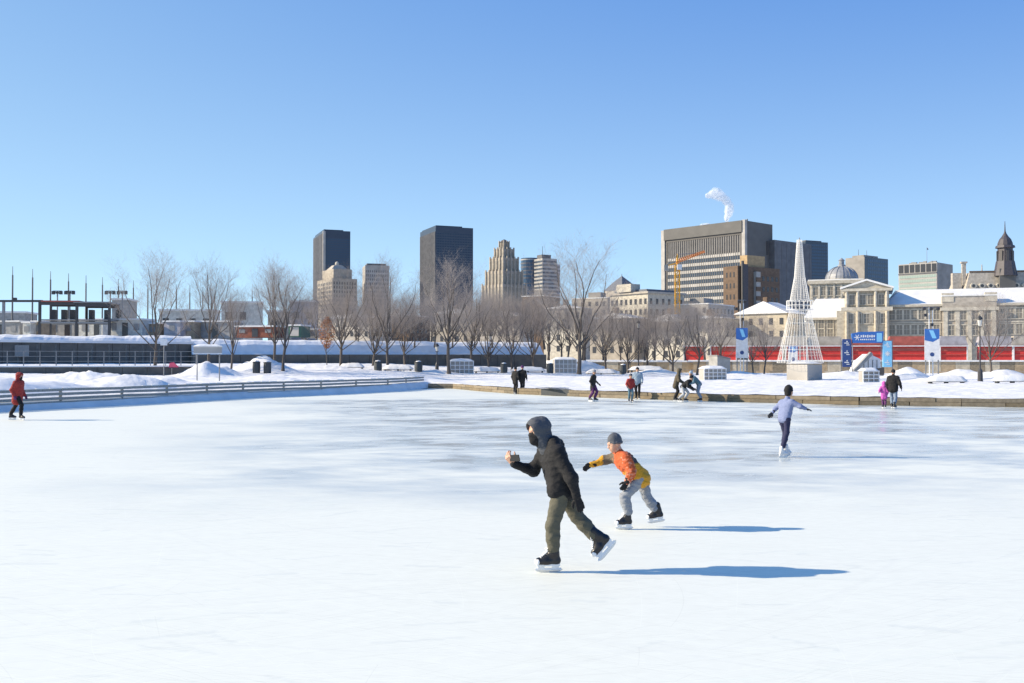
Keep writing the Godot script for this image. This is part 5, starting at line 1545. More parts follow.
	rb.tri(Vector3(-0.4, H + 0.02, 0.4), Vector3(-0.4, H + 0.02, -14.4), Vector3(1.5, yr, -7))
	part("roof_slope", rb.mesh(mt.roof_snow), q.t)
	part("cornice", B.new().box(Vector3(W * 0.5, H - 0.2, 0.2), Vector3(W + 0.6, 0.4, 0.7)).mesh(mt.stone_pale), q.t)
	win_parts(q.t, 0.4, W - 0.4, [yl(q, 324), yl(q, 334)], 4, 0, 0, pane, frame, 0.02)
	# attic and dome
	q = block("market_hall_attic", "pale colonnaded attic storey under the grey dome", 810, 0, 862, 214, yaw, 283, mt.stone_pale, 2.05, 16)
	part("cornice", B.new().box(Vector3(q.W * 0.5, q.H + 0.1, -7.9), Vector3(q.W + 0.9, 0.7, 17)).mesh(mt.stone_pale), q.t)
	part("roof_snow", B.new().box(Vector3(q.W * 0.5, q.H + 0.55, -7.9), Vector3(q.W + 0.7, 0.25, 16.6)).mesh(mt.roof_snow), q.t)
	win_parts(q.t, 0.6, q.W - 1.0, [yl(q, 291.5)], 6, 0, 0, pane, frame, 0.02)
	for i in 7: part("pilaster", B.new().box(Vector3(lerpf(0.4, q.W - 1.0, i / 6.0), yl(q, 291.5), 0.12), Vector3(0.4, 3.0, 0.3)).mesh(mt.stone_pale), q.t)
	var d := 222.0
	var t := thing("dome", "grey metal dome with lantern on the market hall", "dome", Vector3(bx(848, d), by(282, d), -d - 4))
	var R := 16.0 * d * 0.001
	var pr := []
	for i in 9:
		var a := i / 8.0 * PI * 0.46
		pr.append(Vector2(R * cos(a), 0.9 + (by(266.5, d) - by(280, d)) * sin(a)))
	part("drum", B.new().lathe(Vector3.ZERO, [Vector2(R * 1.08, -3.0), Vector2(R * 1.08, 0.5), Vector2(R * 1.14, 0.55), Vector2(R * 1.14, 0.85), Vector2(R * 0.98, 0.9)], 28).mesh(mt.stone_pale), t)
	part("shell", B.new().lathe(Vector3.ZERO, pr, 28).mesh(mt.dome_metal), t)
	for i in 14:
		var a := TAU * i / 14
		var rbb := B.new()
		for k in 7: rbb.bar(Vector3(cos(a) * pr[k].x, pr[k].y + 0.04, sin(a) * pr[k].x), Vector3(cos(a) * pr[k + 1].x, pr[k + 1].y + 0.04, sin(a) * pr[k + 1].x), 0.14, 0.14)
		part("rib", rbb.mesh(mt.dome_metal), t)
	var yt: float = pr[8].y
	part("lantern", B.new().lathe(Vector3(0, yt - 0.1, 0), [Vector2(0.95, 0), Vector2(0.85, 0.4), Vector2(0.6, 0.5), Vector2(0.6, 1.3), Vector2(0.75, 1.4), Vector2(0.1, 2.0)], 10).mesh(mt.dome_metal), t)

func city_hall() -> void:
	var q := block("city_hall", "old stone city hall with pale mansard roof and round dormers", 966, 0, 1080, 300, -10, 293, mt.stone_pale, 2.0, 22)
	var W: float = q.W
	var H: float = q.H
	var y1 := yl(q, 272)
	var mb := B.new()
	mb.quad(Vector3(-0.3, H, 0.3), Vector3(1.6, y1, -1.6), Vector3(W, y1, -1.6), Vector3(W, H, 0.3))
	mb.quad(Vector3(-0.3, H, -22), Vector3(1.6, y1, -20), Vector3(1.6, y1, -1.6), Vector3(-0.3, H, 0.3))
	mb.quad(Vector3(1.6, y1, -1.6), Vector3(1.6, y1, -20), Vector3(W, y1, -20), Vector3(W, y1, -1.6))
	part("mansard_roof", mb.mesh(mt.stone_grey), q.t)
	part("ridge", B.new().box(Vector3(W * 0.5 + 0.8, y1 + 0.2, -1.7), Vector3(W - 1.6, 0.5, 0.5)).mesh(mt.brick_brown), q.t)
	part("cornice", B.new().box(Vector3(W * 0.5, H, 0.4), Vector3(W + 1, 0.5, 0.9)).mesh(mt.stone_pale), q.t)
	for i in 8:
		var dm := part("dormer", B.new().lathe(Vector3.ZERO, [Vector2(0.01, -1.2), Vector2(0.85, -1.2), Vector2(0.85, 0.25), Vector2(0.55, 0.25), Vector2(0.01, 0.2)], 12).mesh(mt.stone_pale), q.t, Vector3(2.2 + i * 2.4, yl(q, 286), 0.25))
		dm.rotation.x = PI / 2
		part("pane", B.new().lathe(Vector3.ZERO, [Vector2(0.01, 0.27), Vector2(0.5, 0.27)], 12).mesh(mt.window_dark), dm)
	part("chimney", B.new().box(Vector3(0.3, yl(q, 273), -3), Vector3(1.1, 7.0, 1.1)).box(Vector3(0.3, yl(q, 261.5), -3), Vector3(1.8, 0.5, 1.6)).mesh(mt.stone_grey), q.t)
	part("chimney", B.new().box(Vector3(-1.6, yl(q, 282), -4), Vector3(2.6, 6.0, 2.2)).mesh(mt.stone_grey), q.t)
	part("finial", B.new().tube(Vector3(5.2, y1, -2), Vector3(5.2, y1 + 2.4, -2), 0.22, 0.12).mesh(mt.stone_grey), q.t)
	# clock tower
	var d := 296.0
	var t := thing("bell_tower", "dark bell tower with bulbous cap and thin spire on city hall", "tower", Vector3(bx(1006, d + 3), 0, -d - 3), -10)
	var k := d * 0.001
	var ya := by(268, d)
	var yb := by(246, d)
	part("base", B.new().box(Vector3(0, ya * 0.5, 0), Vector3(15 * k, ya, 15 * k)).mesh(mt.concrete_brown), t)
	part("flare", B.new().lathe(Vector3(0, ya, 0), [Vector2(11.5 * k, -7 * k), Vector2(10 * k, 0), Vector2(8.6 * k, 8 * k)], 8, PI / 8, PI / 8 + TAU).mesh(mt.copper_dark), t)
	part("belfry", B.new().lathe(Vector3.ZERO, [Vector2(8.2 * k, ya), Vector2(7.0 * k, yb)], 8, PI / 8, PI / 8 + TAU).mesh(mt.copper_dark), t)
	for i in 8:
		var a := TAU * i / 8
		var o := part("opening", B.new().box(Vector3.ZERO, Vector3(2.6 * k, 11 * k, 0.4)).mesh(mt.near_black), t, Vector3(sin(a) * 7.35 * k, lerpf(ya, yb, 0.58), cos(a) * 7.35 * k))
		o.rotation.y = a
	part("balcony", B.new().lathe(Vector3(0, yb, 0), [Vector2(7 * k, -0.4), Vector2(9.4 * k, -0.2), Vector2(8.6 * k, 0.5), Vector2(7 * k, 0.6)], 8, PI / 8, PI / 8 + TAU).mesh(mt.copper_dark), t)
	part("cap", B.new().lathe(Vector3(0, yb, 0), [Vector2(7.4 * k, 0.5), Vector2(7.2 * k, 4 * k), Vector2(5.6 * k, 8 * k), Vector2(3.2 * k, 11 * k), Vector2(1.4 * k, 14 * k), Vector2(0.8 * k, 16 * k)], 12).mesh(mt.copper_dark), t)
	part("spire", B.new().tube(Vector3(0, yb + 15 * k, 0), Vector3(0, by(219.5, d), 0), 0.22, 0.07).mesh(mt.copper_dark), t)

func low_town() -> void:
	# low houses between the trees and the towers: [corner, left, right, distance, yaw, top, material, snow roof rise in rows, windows, label]
	var k := 0
	for a in [
		[348, 320, 392, 300, 30, 318, "stone_grey", 5, "low grey house under the cupola tower"], [398, 372, 432, 320, 25, 316, "brick_brown", 4, "low brown house left of the broad dark tower"], [446, 430, 490, 300, 28, 313, "stone_tan", 5, "low tan house under the broad dark tower"],
		[498, 480, 534, 280, 25, 316, "stone_grey", 6, "low grey house under the stepped tower"], [541, 522, 560, 330, 35, 296, "brick_brown", 0, "brown block with dark windows under the banded tower"], [556, 544, 592, 260, 28, 308, "stone_pale", 4, "pale house with snowy roof left of the tallest tree"],
		[590, 572, 622, 330, 30, 298, "stone_grey", 0, "grey block behind the crown of the tallest tree"], [612, 590, 652, 240, 20, 318, "stone_tan", 6, "tan house with snowy roof below the pyramid roof"], [668, 648, 700, 230, 22, 321, "stone_pale", 8, "pale gabled house with snowy roof left of the crane mast"],
		[708, 686, 742, 225, 20, 318, "stone_pale", 3, "pale row house with regular windows left of the banner mast"], [760, 736, 806, 226, 12, 313, "stone", 13, "long stone house with big snowy roof left of the wire tree"], [700, 668, 734, 300, 30, 304, "concrete_pale", 2, "pale flat-roofed block below the courthouse"], [814, 806, 822, 215, 30, 322, "brick_brown", 2, "dark brown gable end right of the wire tree"]]:
		var q := block("town_house", a[8], a[2] - (a[0] - a[1]) * 0.8, a[1], a[2], a[3], minf(90 - a[4] * 0.8, 64.0 - maxf(0.0, (a[2] - 512.0) * 0.05)), a[5], mt[a[6]], 1.5)
		k += 1
		var W: float = q.W
		var H: float = q.H
		var D: float = q.D
		var rise: float = a[7] * a[3] * 0.001
		if a[7] > 2:
			var rb := B.new()
			rb.quad(Vector3(-0.5, H, 0.5), Vector3(1.2, H + rise, -D * 0.5), Vector3(W - 1.2, H + rise, -D * 0.5), Vector3(W + 0.5, H, 0.5))
			rb.quad(Vector3(-0.5, H, -D - 0.5), Vector3(W + 0.5, H, -D - 0.5), Vector3(W - 1.2, H + rise, -D * 0.5), Vector3(1.2, H + rise, -D * 0.5))
			rb.tri(Vector3(-0.5, H, 0.5), Vector3(-0.5, H, -D - 0.5), Vector3(1.2, H + rise, -D * 0.5)); rb.tri(Vector3(W + 0.5, H, 0.5), Vector3(W - 1.2, H + rise, -D * 0.5), Vector3(W + 0.5, H, -D - 0.5))
			part("roof", rb.mesh(mt.roof_snow), q.t)
			part("chimney", B.new().box(Vector3(W * 0.25, H + rise * 0.8 + 0.5, -D * 0.5), Vector3(1.0, 2.2, 1.0)).mesh(mt.brick_brown), q.t)
		else:
			part("roof_snow", B.new().box(Vector3(W * 0.5, H + 0.15, -D * 0.5), Vector3(W + 0.4, 0.3, D + 0.4)).mesh(mt.roof_snow), q.t)
			part("roof_house", B.new().box(Vector3(W * 0.5, H + 1.2, -D * 0.5), Vector3(W * 0.35, 2.2, D * 0.35)).mesh(mt.concrete), q.t)
		var pane := B.new().box(Vector3.ZERO, Vector3(0.9, 1.5, 0.16)).mesh(mt.window_dark)
		var pane2 := B.new().box(Vector3.ZERO, Vector3(0.16, 1.5, 0.9)).mesh(mt.window_dark)
		var nx := mini(9, maxi(2, int(W / 2.4)))
		var nl := mini(8, maxi(2, int(D / 2.4)))
		for j in mini(4, int(H / 3.0)):
			for i in nx: part("window", pane, q.t, Vector3(W * (i + 0.5) / nx, H - 1.8 - j * 2.9, 0))
			for i in nl: part("window", pane2, q.t, Vector3(0, H - 1.8 - j * 2.9, -D * (i + 0.5) / nl))

func smoke() -> void:
	var d := 470.0
	var k := d * 0.001
	var veil := mk("steam", Color(0.92, 0.93, 0.95, 1.0), 1.0, "")
	veil.transparency = BaseMaterial3D.TRANSPARENCY_ALPHA
	veil.albedo_color.a = 0.16
	veil.backlight_enabled = true
	veil.backlight = Color(0.7, 0.7, 0.7)
	var t := thing("smoke_plume", "white steam plume drifting left above the big courthouse", "smoke", Vector3(bx(727, d), by(221, d), -d))
	puffs(t, [[0, 0, 1.0], [0.5, 4, 1.8], [2, 8, 3.0], [3, 12, 3.4], [3, 16, 3.0], [0.5, 20, 3.0], [-3, 23, 3.4], [-8, 26, 4.4], [-11, 29, 4.2], [-15, 26.5, 2.6], [-20, 26, 1.8]], k, veil, 5)
	t = thing("smoke_plume", "small white steam puff on the left roof edge of the courthouse", "smoke", Vector3(bx(701, d), by(226.0, d), -d))
	puffs(t, [[0, 0, 1.2], [4, 0.8, 1.5], [9, 1.6, 1.0]], k, veil, 8)

func puffs(t: Node, path: Array, k: float, m: Material, seed_: int) -> void:
	var r := RandomNumberGenerator.new()
	for layer in 4:
		r.seed = seed_ + layer * 3
		var q := []
		for i in path.size() - 1:
			for n in 11:
				var f := n / 11.0
				var c := Vector3(lerpf(path[i][0], path[i + 1][0], f), lerpf(path[i][1], path[i + 1][1], f), 0)
				var w: float = lerpf(path[i][2], path[i + 1][2], f)
				c += Vector3(r.randf_range(-1, 1), r.randf_range(-1, 1), r.randf_range(-1, 1)) * w * 0.7
				var rad := w * r.randf_range(0.3, 0.6) * (1.6 - 0.32 * layer)
				q.append(cap(c * k, rad * k, c * k, rad * k))
		part("puff", net(q, 0.22, 0.9, m), t)

# ---------------------------------------------------------------- bare trees
class TreeMesh:
	var v := PackedVector3Array()
	var n := PackedVector3Array()
	func seg(a: Vector3, b: Vector3, ra: float, rb: float, k: int) -> void:
		var z := (b - a).normalized()
		var x := (Vector3.RIGHT if absf(z.y) > 0.9 else Vector3.UP).cross(z).normalized()
		var y := z.cross(x)
		for i in k:
			var d0 := x * cos(TAU * i / k) + y * sin(TAU * i / k)
			var d1 := x * cos(TAU * (i + 1) / k) + y * sin(TAU * (i + 1) / k)
			v.append_array(PackedVector3Array([a + d1 * ra, b + d1 * rb, b + d0 * rb, a + d1 * ra, b + d0 * rb, a + d0 * ra]))
			n.append_array(PackedVector3Array([d1, d1, d0, d1, d0, d0]))
	func mesh(m: Material, smooth := true) -> ArrayMesh:
		var ar := []
		ar.resize(Mesh.ARRAY_MAX)
		ar[Mesh.ARRAY_VERTEX] = v
		if smooth: ar[Mesh.ARRAY_NORMAL] = n
		var me := ArrayMesh.new()
		me.add_surface_from_arrays(Mesh.PRIMITIVE_TRIANGLES, ar)
		me.surface_set_material(0, m)
		return me

# unit-height trees, scaled when placed: [trunk mesh, crown mesh]
func tree_kind(seed_: int, fork: float, spread: float, twigs: int, leader: float) -> Array:
	var r := RandomNumberGenerator.new()
	r.seed = seed_
	var tr := TreeMesh.new()
	var cr := TreeMesh.new()
	var R := 0.0145
	# trunk with a gentle bend, up to the fork, then a leader
	var p := Vector3.ZERO
	var dir := Vector3(r.randf_range(-0.05, 0.05), 1, r.randf_range(-0.05, 0.05)).normalized()
	var spine := [p]
	for i in 4:
		var q := p + dir * fork / 4
		tr.seg(p, q, R * (1.35 if i == 0 else 1.0 - 0.04 * i), R * (1.0 - 0.04 * (i + 1)), 8)
		dir = (dir + Vector3(r.randf_range(-0.06, 0.06), 0, r.randf_range(-0.06, 0.06))).normalized()
		p = q
		spine.append(p)
	# main limbs reach for a rounded envelope
	var limbs := []
	var tips := []
	var n0 := r.randi_range(9, 12)
	for i in n0:
		var t := (i + 0.5) / n0
		var az := TAU * (i * 0.382) + r.randf_range(-0.5, 0.5)
		var el := lerpf(-0.1, 1.45, pow(t, 0.85)) + r.randf_range(-0.16, 0.16)
		var tip := Vector3(cos(az) * cos(el) * 0.34 * spread, 0.58 + sin(el) * 0.4 * r.randf_range(0.9, 1.03), sin(az) * cos(el) * 0.34 * spread)
		var start := Vector3(p.x, lerpf(fork * 0.85, fork + 0.2 * leader, t), p.z)
		var out := (tip - start).normalized()
		limbs.append([start, (out + Vector3(out.x, 0, out.z) * 0.35).normalized(), start.distance_to(tip), R * lerpf(0.36, 0.48, t), 0, tip])
	tr.seg(p, p + Vector3(0, 0.2 * leader + 0.02, 0), R * 0.84, R * 0.45, 6)
	var k := 0
	var stack := limbs
	var made := 0
	while stack.size() and k < 4:
		var nxt := []
		for l in stack:
			var a: Vector3 = l[0]
			var d: Vector3 = l[1]
			var L: float = l[2]
			var w: float = l[3]
			var lev: int = l[4]
			var m := 7 if lev < 1 else 4 if lev < 2 else 3 if lev < 3 else 2
			var step := L / m
			for i in m:
				if lev == 0: d = d.lerp(((l[5] as Vector3) - a).normalized(), 0.35).normalized()
				d = (d + Vector3(r.randf_range(-0.24, 0.24), r.randf_range(-0.06, 0.12), r.randf_range(-0.24, 0.24)) * (1.0 if lev else 0.9)).normalized()
				var b := a + d * step
				var w0 := w * (1.0 - 0.72 * i / m)
				var w1 := w * (1.0 - 0.72 * (i + 1) / m)
				(tr if lev == 0 else cr).seg(a, b, w0, w1, 6 if lev == 0 else 4 if lev == 1 else 3)
				made += 1
				if lev < 3 and (i > 1 or lev > 0):
					var kids := 3 if lev < 1 else 3 if lev < 2 else (3 if r.randf() < 0.6 else 2)
					for q in kids:
						var side := Vector3(r.randf_range(-1, 1), r.randf_range(-0.15, 0.75), r.randf_range(-1, 1)).normalized()
						var nd := (d * 0.75 + side * 0.8).normalized()
						nxt.append([b, nd, (L * r.randf_range(0.22, 0.4) * (1.0 - 0.3 * i / m) if lev == 0 else L * r.randf_range(0.45, 0.7)), maxf(w1 * 0.36, 0.0003), lev + 1])
				a = b
		# keep an even sample when there are too many
		while nxt.size() > (5200 if stack[0][4] >= 2 else 2000): nxt.remove_at(r.randi() % nxt.size())
		stack = nxt
		k += 1
	return [tr, cr]

var kinds := []
func tree(u: float, d: float, top: float, kind: int, label: String, yaw: float, group: String, wide := 1.0, base = null) -> void:
	var x := bx(u, d)
	var y: float = (ground_at(x, -d) - 0.1) if base == null else base
	var h := (by(top, d) - y) * 0.91
	var t := thing("bare_tree", label, "tree", Vector3(x, y, -d), yaw, group)
	part("trunk", kinds[kind][0], t)
	part("crown", kinds[kind][1], t)
	t.scale = Vector3(h * wide * 1.22, h, h * wide * 1.22)

func build_trees() -> void:
	var spec := [[1, 0.24, 0.7, 0, 0.9], [2, 0.2, 1.05, 0, 0.8], [3, 0.22, 1.15, 0, 0.4], [4, 0.26, 0.9, 0, 0.9], [5, 0.18, 1.3, 0, 0.3], [6, 0.28, 1.1, 0, 0.5]]
	for s in spec:
		var k := tree_kind(s[0] * 17 + 3, s[1], s[2], s[3], s[4])
		kinds.append([k[0].mesh(mt.bark, false), k[1].mesh(mt.twig if s[0] % 2 else mt.twig_pale, false)])
	# named individuals
	for a in [
		[155, 84, 254, 1, "large bare tree at left, leftmost of all the trees", 20, 0.9, null], [209, 88, 261, 3, "bare tree with dark trunk second from the left", 70, 0.85, null], [231, 80, 283, 0, "slender bare tree just right of the sign board", 0, 0.8, null],
		[274, 92, 260, 3, "left stem of the pair of tall bare trees behind the litter bins", 130, 0.8, null], [283, 86, 263, 0, "right stem of the pair of tall bare trees behind the litter bins", 40, 0.9, null], [341, 100, 268, 2, "bare tree in front of the tan cupola tower", 0, 0.95, null],
		[388, 99, 260, 1, "tall bare tree beside the squat bin, left of the broad dark tower", 200, 0.85, null], [449, 97, 258, 3, "tall straight bare tree in front of the broad dark tower", 10, 0.95, null], [579, 99, 243, 1, "tallest bare tree, near the centre of the picture", 95, 1.0, null],
		[373, 108, 290, 4, "low-forking bare tree left of the leaning lamp post", 15, 1.0, null], [405, 106, 292, 2, "bare tree above the snowy bench between the squat bins", 50, 1.0, null], [472, 106, 288, 5, "dark-trunked bare tree right of the leftmost lattice box", 80, 1.0, null], [489, 108, 297, 4, "wide bare tree behind the pair in black, left side", 140, 1.1, null],
		[512, 106, 300, 2, "bare tree behind the pair in black, right side", 170, 1.05, null], [534, 112, 296, 4, "wide bare tree left of the tallest one", 220, 1.05, null], [606, 104, 302, 5, "bare tree just right of the tallest one", 60, 1.0, null], [628, 104, 300, 4, "bare tree left of the lantern post behind the child in red", 90, 0.95, null],
		[648, 106, 304, 2, "bare tree right of the lantern post behind the child in red", 33, 1.0, null], [673, 102, 303, 4, "bare tree standing below the crane mast", 250, 1.05, null], [697, 99, 304, 5, "bare tree above the three people bending over", 180, 1.0, null], [753, 103, 312, 2, "bare tree right of the banner mast, the left of two", 75, 0.85, null],
		[764, 100, 314, 5, "bare tree right of the banner mast, the right of two", 160, 0.85, null], [991, 84, 297, 4, "low bare tree right of the lantern post at far right", 100, 0.9, null], [720, 110, 318, 1, "small bare tree left of the banner mast", 140, 0.9, null]]:
		tree(a[0], a[1], a[2], a[3], a[4], a[5], "bare trees round the rink", a[6], a[7])
	# the grove behind, two rows
	rng.seed = 99
	for row in 2:
		var us := []
		var u := 316.0 if row == 0 else 306.0
		while u < 725.0:
			us.append(u)
			u += rng.randf_range(15.5, 23.0)
		for i in us.size():
			var d := (122.0 if row == 0 else 146.0) + rng.randf_range(-4, 4)
			var gy := 3.6 if us[i] < 545 else 2.05
			tree(us[i], d, rng.randf_range(286, 306) + (14.0 if us[i] > 590 else 0.0), rng.randi_range(1, 5), "grey-brown bare tree in the grove, %s from the left in the %s row" % [ORD[i], ["nearer", "farther"][row]], rng.randf() * 360, "grove of bare trees before the skyline", 1.1, gy)
	# young tree that kept its rusty leaves
	var d := 96.0
	var x := bx(327, d)
	var t := thing("young_tree", "young tree with rust-orange leaves among the bare trees", "tree", Vector3(x, ground_at(x, -d) - 0.1, -d))
	var h := by(312, d) - ground_at(x, -d)
	var tk := part("trunk", kinds[5][0], t)
	var ck := part("crown", kinds[5][1], t)
	tk.scale = Vector3(h * 0.55, h, h * 0.55); ck.scale = tk.scale
	var b := B.new()
	for i in 900:
		var yy := rng.randf_range(0.35, 0.93)
		var rr := 0.85 * sqrt(rng.randf()) * sin(PI * (yy - 0.3) / 0.66)
		var az := rng.randf() * TAU
		var c := Vector3(cos(az) * rr, yy * h, sin(az) * rr)
		var e := Basis(Vector3(rng.randf_range(-1, 1), rng.randf_range(-1, 1), rng.randf_range(-1, 1)).normalized(), rng.randf() * TAU)
		b.quad(c + e * Vector3(-0.07, 0, 0), c + e * Vector3(0, 0.045, 0.01), c + e * Vector3(0.07, 0, 0), c + e * Vector3(0, -0.045, 0.01))
	stuff_part("leaves", b, mt.leaf_rust, t)

# ---------------------------------------------------------------- the skaters
func build_people() -> void:
	var black := cloth("black_cloth", Color(0.006, 0.0065, 0.0095))
	var hoodie := cloth("grey_fleece", Color(0.075, 0.085, 0.105))
	var olive := cloth("olive_cloth", Color(0.115, 0.11, 0.078))
	var grey := cloth("pale_grey_cloth", Color(0.3, 0.325, 0.37))
	var knit := cloth("dark_knit", Color(0.1, 0.11, 0.13))
	var navy := cloth("navy_cloth", Color(0.025, 0.028, 0.085))
	var lavender := cloth("lavender_cloth", Color(0.23, 0.28, 0.48))
	var red := cloth("red_cloth", Color(0.36, 0.035, 0.03))
	var jean := cloth("jean_cloth", Color(0.2, 0.27, 0.38))
	var pink := cloth("pink_cloth", Color(0.6, 0.12, 0.5))
	var brown := cloth("olive_brown_cloth", Color(0.11, 0.09, 0.06))
	var teal := cloth("teal_cloth", Color(0.1, 0.2, 0.26))
	var pale := cloth("pale_cloth", Color(0.5, 0.52, 0.55))
	var icy := cloth("ice_blue_cloth", Color(0.35, 0.45, 0.55))
	var darkcoat := cloth("dark_coat_cloth", Color(0.02, 0.018, 0.018))
	var purple := cloth("purple_cloth", Color(0.12, 0.03, 0.14))
	var hairm := cloth("brown_hair", Color(0.06, 0.035, 0.02))
	# --- the man in the dark jacket, gliding left with a phone held out
	var d := 2250.0 / 211.0
	var s := d * 0.001
	var at := Vector3(bx(548, d), 0, -d)
	var j := func(u: float, v: float, z := 0.0) -> Vector3: return Vector3((u - 548.0) * s, (570.0 - v) * s, z)
	var J := {
		"head": j.call(538.6, 431.0, 0.02), "hf": Vector3(-1.0, -0.1, 0.42), "hu": Vector3(-0.16, 1, 0), "neck": j.call(547.5, 446.5, 0.0),
		"shL": j.call(557.0, 450.5, 0.19), "elL": j.call(570.0, 475.5, 0.26), "wrL": j.call(575.5, 494.0, 0.22), "hdL": Vector3(0.35, -1, -0.1), "htL": Vector3(-1, 0, 0.2), "hnL": Vector3(0, -0.2, -1), "curlL": 0.22,
		"shR": j.call(545.5, 452.0, -0.17), "elR": j.call(533.5, 472.5, -0.2), "wrR": j.call(513.0, 464.0, -0.06), "hdR": Vector3(-0.55, 0.75, 0.12), "htR": Vector3(0.5, 0.6, 0.6), "hnR": Vector3(0.75, 0.3, -0.5), "curlR": 1.05,
		"hipL": j.call(560.5, 490.0, 0.085), "hipR": j.call(561.5, 490.5, -0.085),
		"knL": j.call(552.0, 524.0, 0.1), "anL": j.call(553.2, 547.0, 0.06), "ftL": [j.call(548.5, 570.0, 0.06), Vector3(-1, 0, 0.08), Vector3(0.02, 1, 0)],
		"knR": j.call(577.0, 516.5, -0.08), "anR": j.call(594.5, 536.0, -0.05), "ftR": [j.call(609.0, 552.0, -0.03), Vector3(-0.66, -0.75, 0.1), Vector3(-0.75, 0.66, 0.0)]}
	var more := [cap(j.call(553.5, 441.5, 0.1), 0.062, j.call(558.0, 445.0, -0.08), 0.065), cap(j.call(551.5, 442.5, 0.0), 0.075, j.call(557.5, 447.0, 0.0), 0.07), cap(j.call(556.0, 489.0, 0.1), 0.1, j.call(567.0, 490.0, 0.06), 0.1)]
	var man := person("person in black jacket and olive trousers skating left, holding out a phone", at, 0, J, {"cell": 0.0115, "head_cell": 0.006, "hand_cell": 0.0048, "jacket": black, "trousers": olive, "hat": "hood", "hat_mat": hoodie, "gaiter": black, "bareR": true, "jacket_more": more, "bulk": 1.06, "leg": 1.02, "hem": -0.01, "folds": 0.011, "glove": black})
	# jacket pocket and zip
	var zb := B.new()
	for k in 8:
		zb.bar(j.call(540.3 + k * 0.5, 453.0 + k * 3.6, 0.115 + 0.006 * k), j.call(540.8 + k * 0.5, 456.4 + k * 3.6, 0.12 + 0.006 * k), 0.012, 0.01)
	# phone: a top-level thing held in the hand
	var ph := thing("phone", "small black phone held out by the skater in black", "phone", at + j.call(514.6, 457.8, 0.01))
	ph.basis = Basis(Vector3(0.5, 0.1, -0.86).normalized(), 0.0)
	var ax := Vector3(0.72, 0.1, 0.69).normalized()
	var ay := Vector3(-0.2, 0.97, 0.07)
	ay = (ay - ax * ay.dot(ax)).normalized()
	ph.basis = Basis(ax, ay, ax.cross(ay))
	part("case", B.new().box(Vector3.ZERO, Vector3(0.142, 0.07, 0.0085)).mesh(mt.phone), ph)
	part("screen", B.new().box(Vector3(0, 0, 0.0048), Vector3(0.134, 0.064, 0.0008)).mesh(mt.phone_screen), ph)
	part("lens", B.new().box(Vector3(-0.05, 0.018, -0.0052), Vector3(0.024, 0.024, 0.002)).mesh(mt.eye), ph)
	# --- the child in the orange and yellow jacket
	d = 2250.0 / 169.0
	var s2 := d * 0.001
	at = Vector3(bx(630, d), 0, -d)
	j = func(u: float, v: float, z := 0.0) -> Vector3: return Vector3((u - 630.0) * s2, (529.5 - v) * s2, z)
	J = {
		"head": j.call(614.6, 445.0, 0.0), "hf": Vector3(-1.0, -0.22, 0.22), "hu": Vector3(-0.2, 1, 0), "neck": j.call(620.0, 455.0, 0.0),
		"shL": j.call(625.0, 458.5, 0.13), "elL": j.call(629.0, 471.5, 0.19), "wrL": j.call(625.3, 482.0, 0.16), "hdL": Vector3(-0.55, -0.9, 0.0), "htL": Vector3(-1, 0.2, 0.1), "hnL": Vector3(0, 0, -1), "curlL": 0.6,
		"shR": j.call(617.0, 459.0, -0.13), "elR": j.call(605.0, 463.0, -0.16), "wrR": j.call(592.0, 467.0, -0.12), "hdR": Vector3(-0.85, -0.45, 0.0), "htR": Vector3(0, 1, 0.4), "hnR": Vector3(0, 0, 1), "curlR": 0.55,
		"hipL": j.call(639.0, 479.5, 0.075), "hipR": j.call(642.0, 479.5, -0.075),
		"knL": j.call(623.5, 497.0, 0.09), "anL": j.call(627.3, 512.5, 0.06), "ftL": [j.call(623.5, 529.5, 0.06), Vector3(-1, 0, 0.1), Vector3.UP],
		"knR": j.call(647.5, 499.0, -0.1), "anR": j.call(656.2, 511.0, -0.12), "ftR": [j.call(657.5, 525.0, -0.12), Vector3(-1, -0.16, -0.1), Vector3(-0.16, 1, 0)]}
	var a0: Vector3 = J.shL
	var a1: Vector3 = J.elL
	var a2: Vector3 = J.wrL
	var sleeve := func(p: Vector3) -> float: return minf(p.distance_to(Geometry3D.get_closest_point_to_segment(p, a0, a1)), p.distance_to(Geometry3D.get_closest_point_to_segment(p, a1, a2)))
	var patch := func(p: Vector3) -> Color:
		var u := p.x / s2 + 630.0
		var v := 529.5 - p.y / s2
		var orange := Color(0.62, 0.12, 0.035)
		var yellow := Color(0.72, 0.36, 0.02)
		var dark := Color(0.07, 0.06, 0.055)
		var w := 4.0 * nz.get_noise_3d(p.x * 1200, p.y * 1200, p.z * 1200)
		var along := (u - 620.0) * 0.72 + (v - 455.0) * 0.7
		if u < 603.0 + w * 0.5: return yellow
		if u < 614.0 + w * 0.7 and p.z < 0.0: return dark.lerp(Color(0.25, 0.2, 0.14), 0.5)
		if u > 630.0 + w * 0.6 and v < 472.0 + w * 0.5 and along < 17.0 + w and (u - 630.0) > (v - 457.0) * 0.62 - 1.0: return dark
		if (sleeve.call(p) as float) < 0.078: return orange if nz2.get_noise_3d(p.x * 2000, p.y * 2000, p.z * 2000) > -0.25 else Color(0.7, 0.3, 0.2)
		if along > 15.0 + w * 0.9: return yellow if nz.get_noise_3d(p.x * 2600, p.y * 2600, p.z * 2600) > -0.22 else Color(0.58, 0.3, 0.015)
		return orange
	var _k := 0
	var kid_mat := cloth("bright_cloth", Color(1, 1, 1))
	kid_mat.vertex_color_use_as_albedo = true
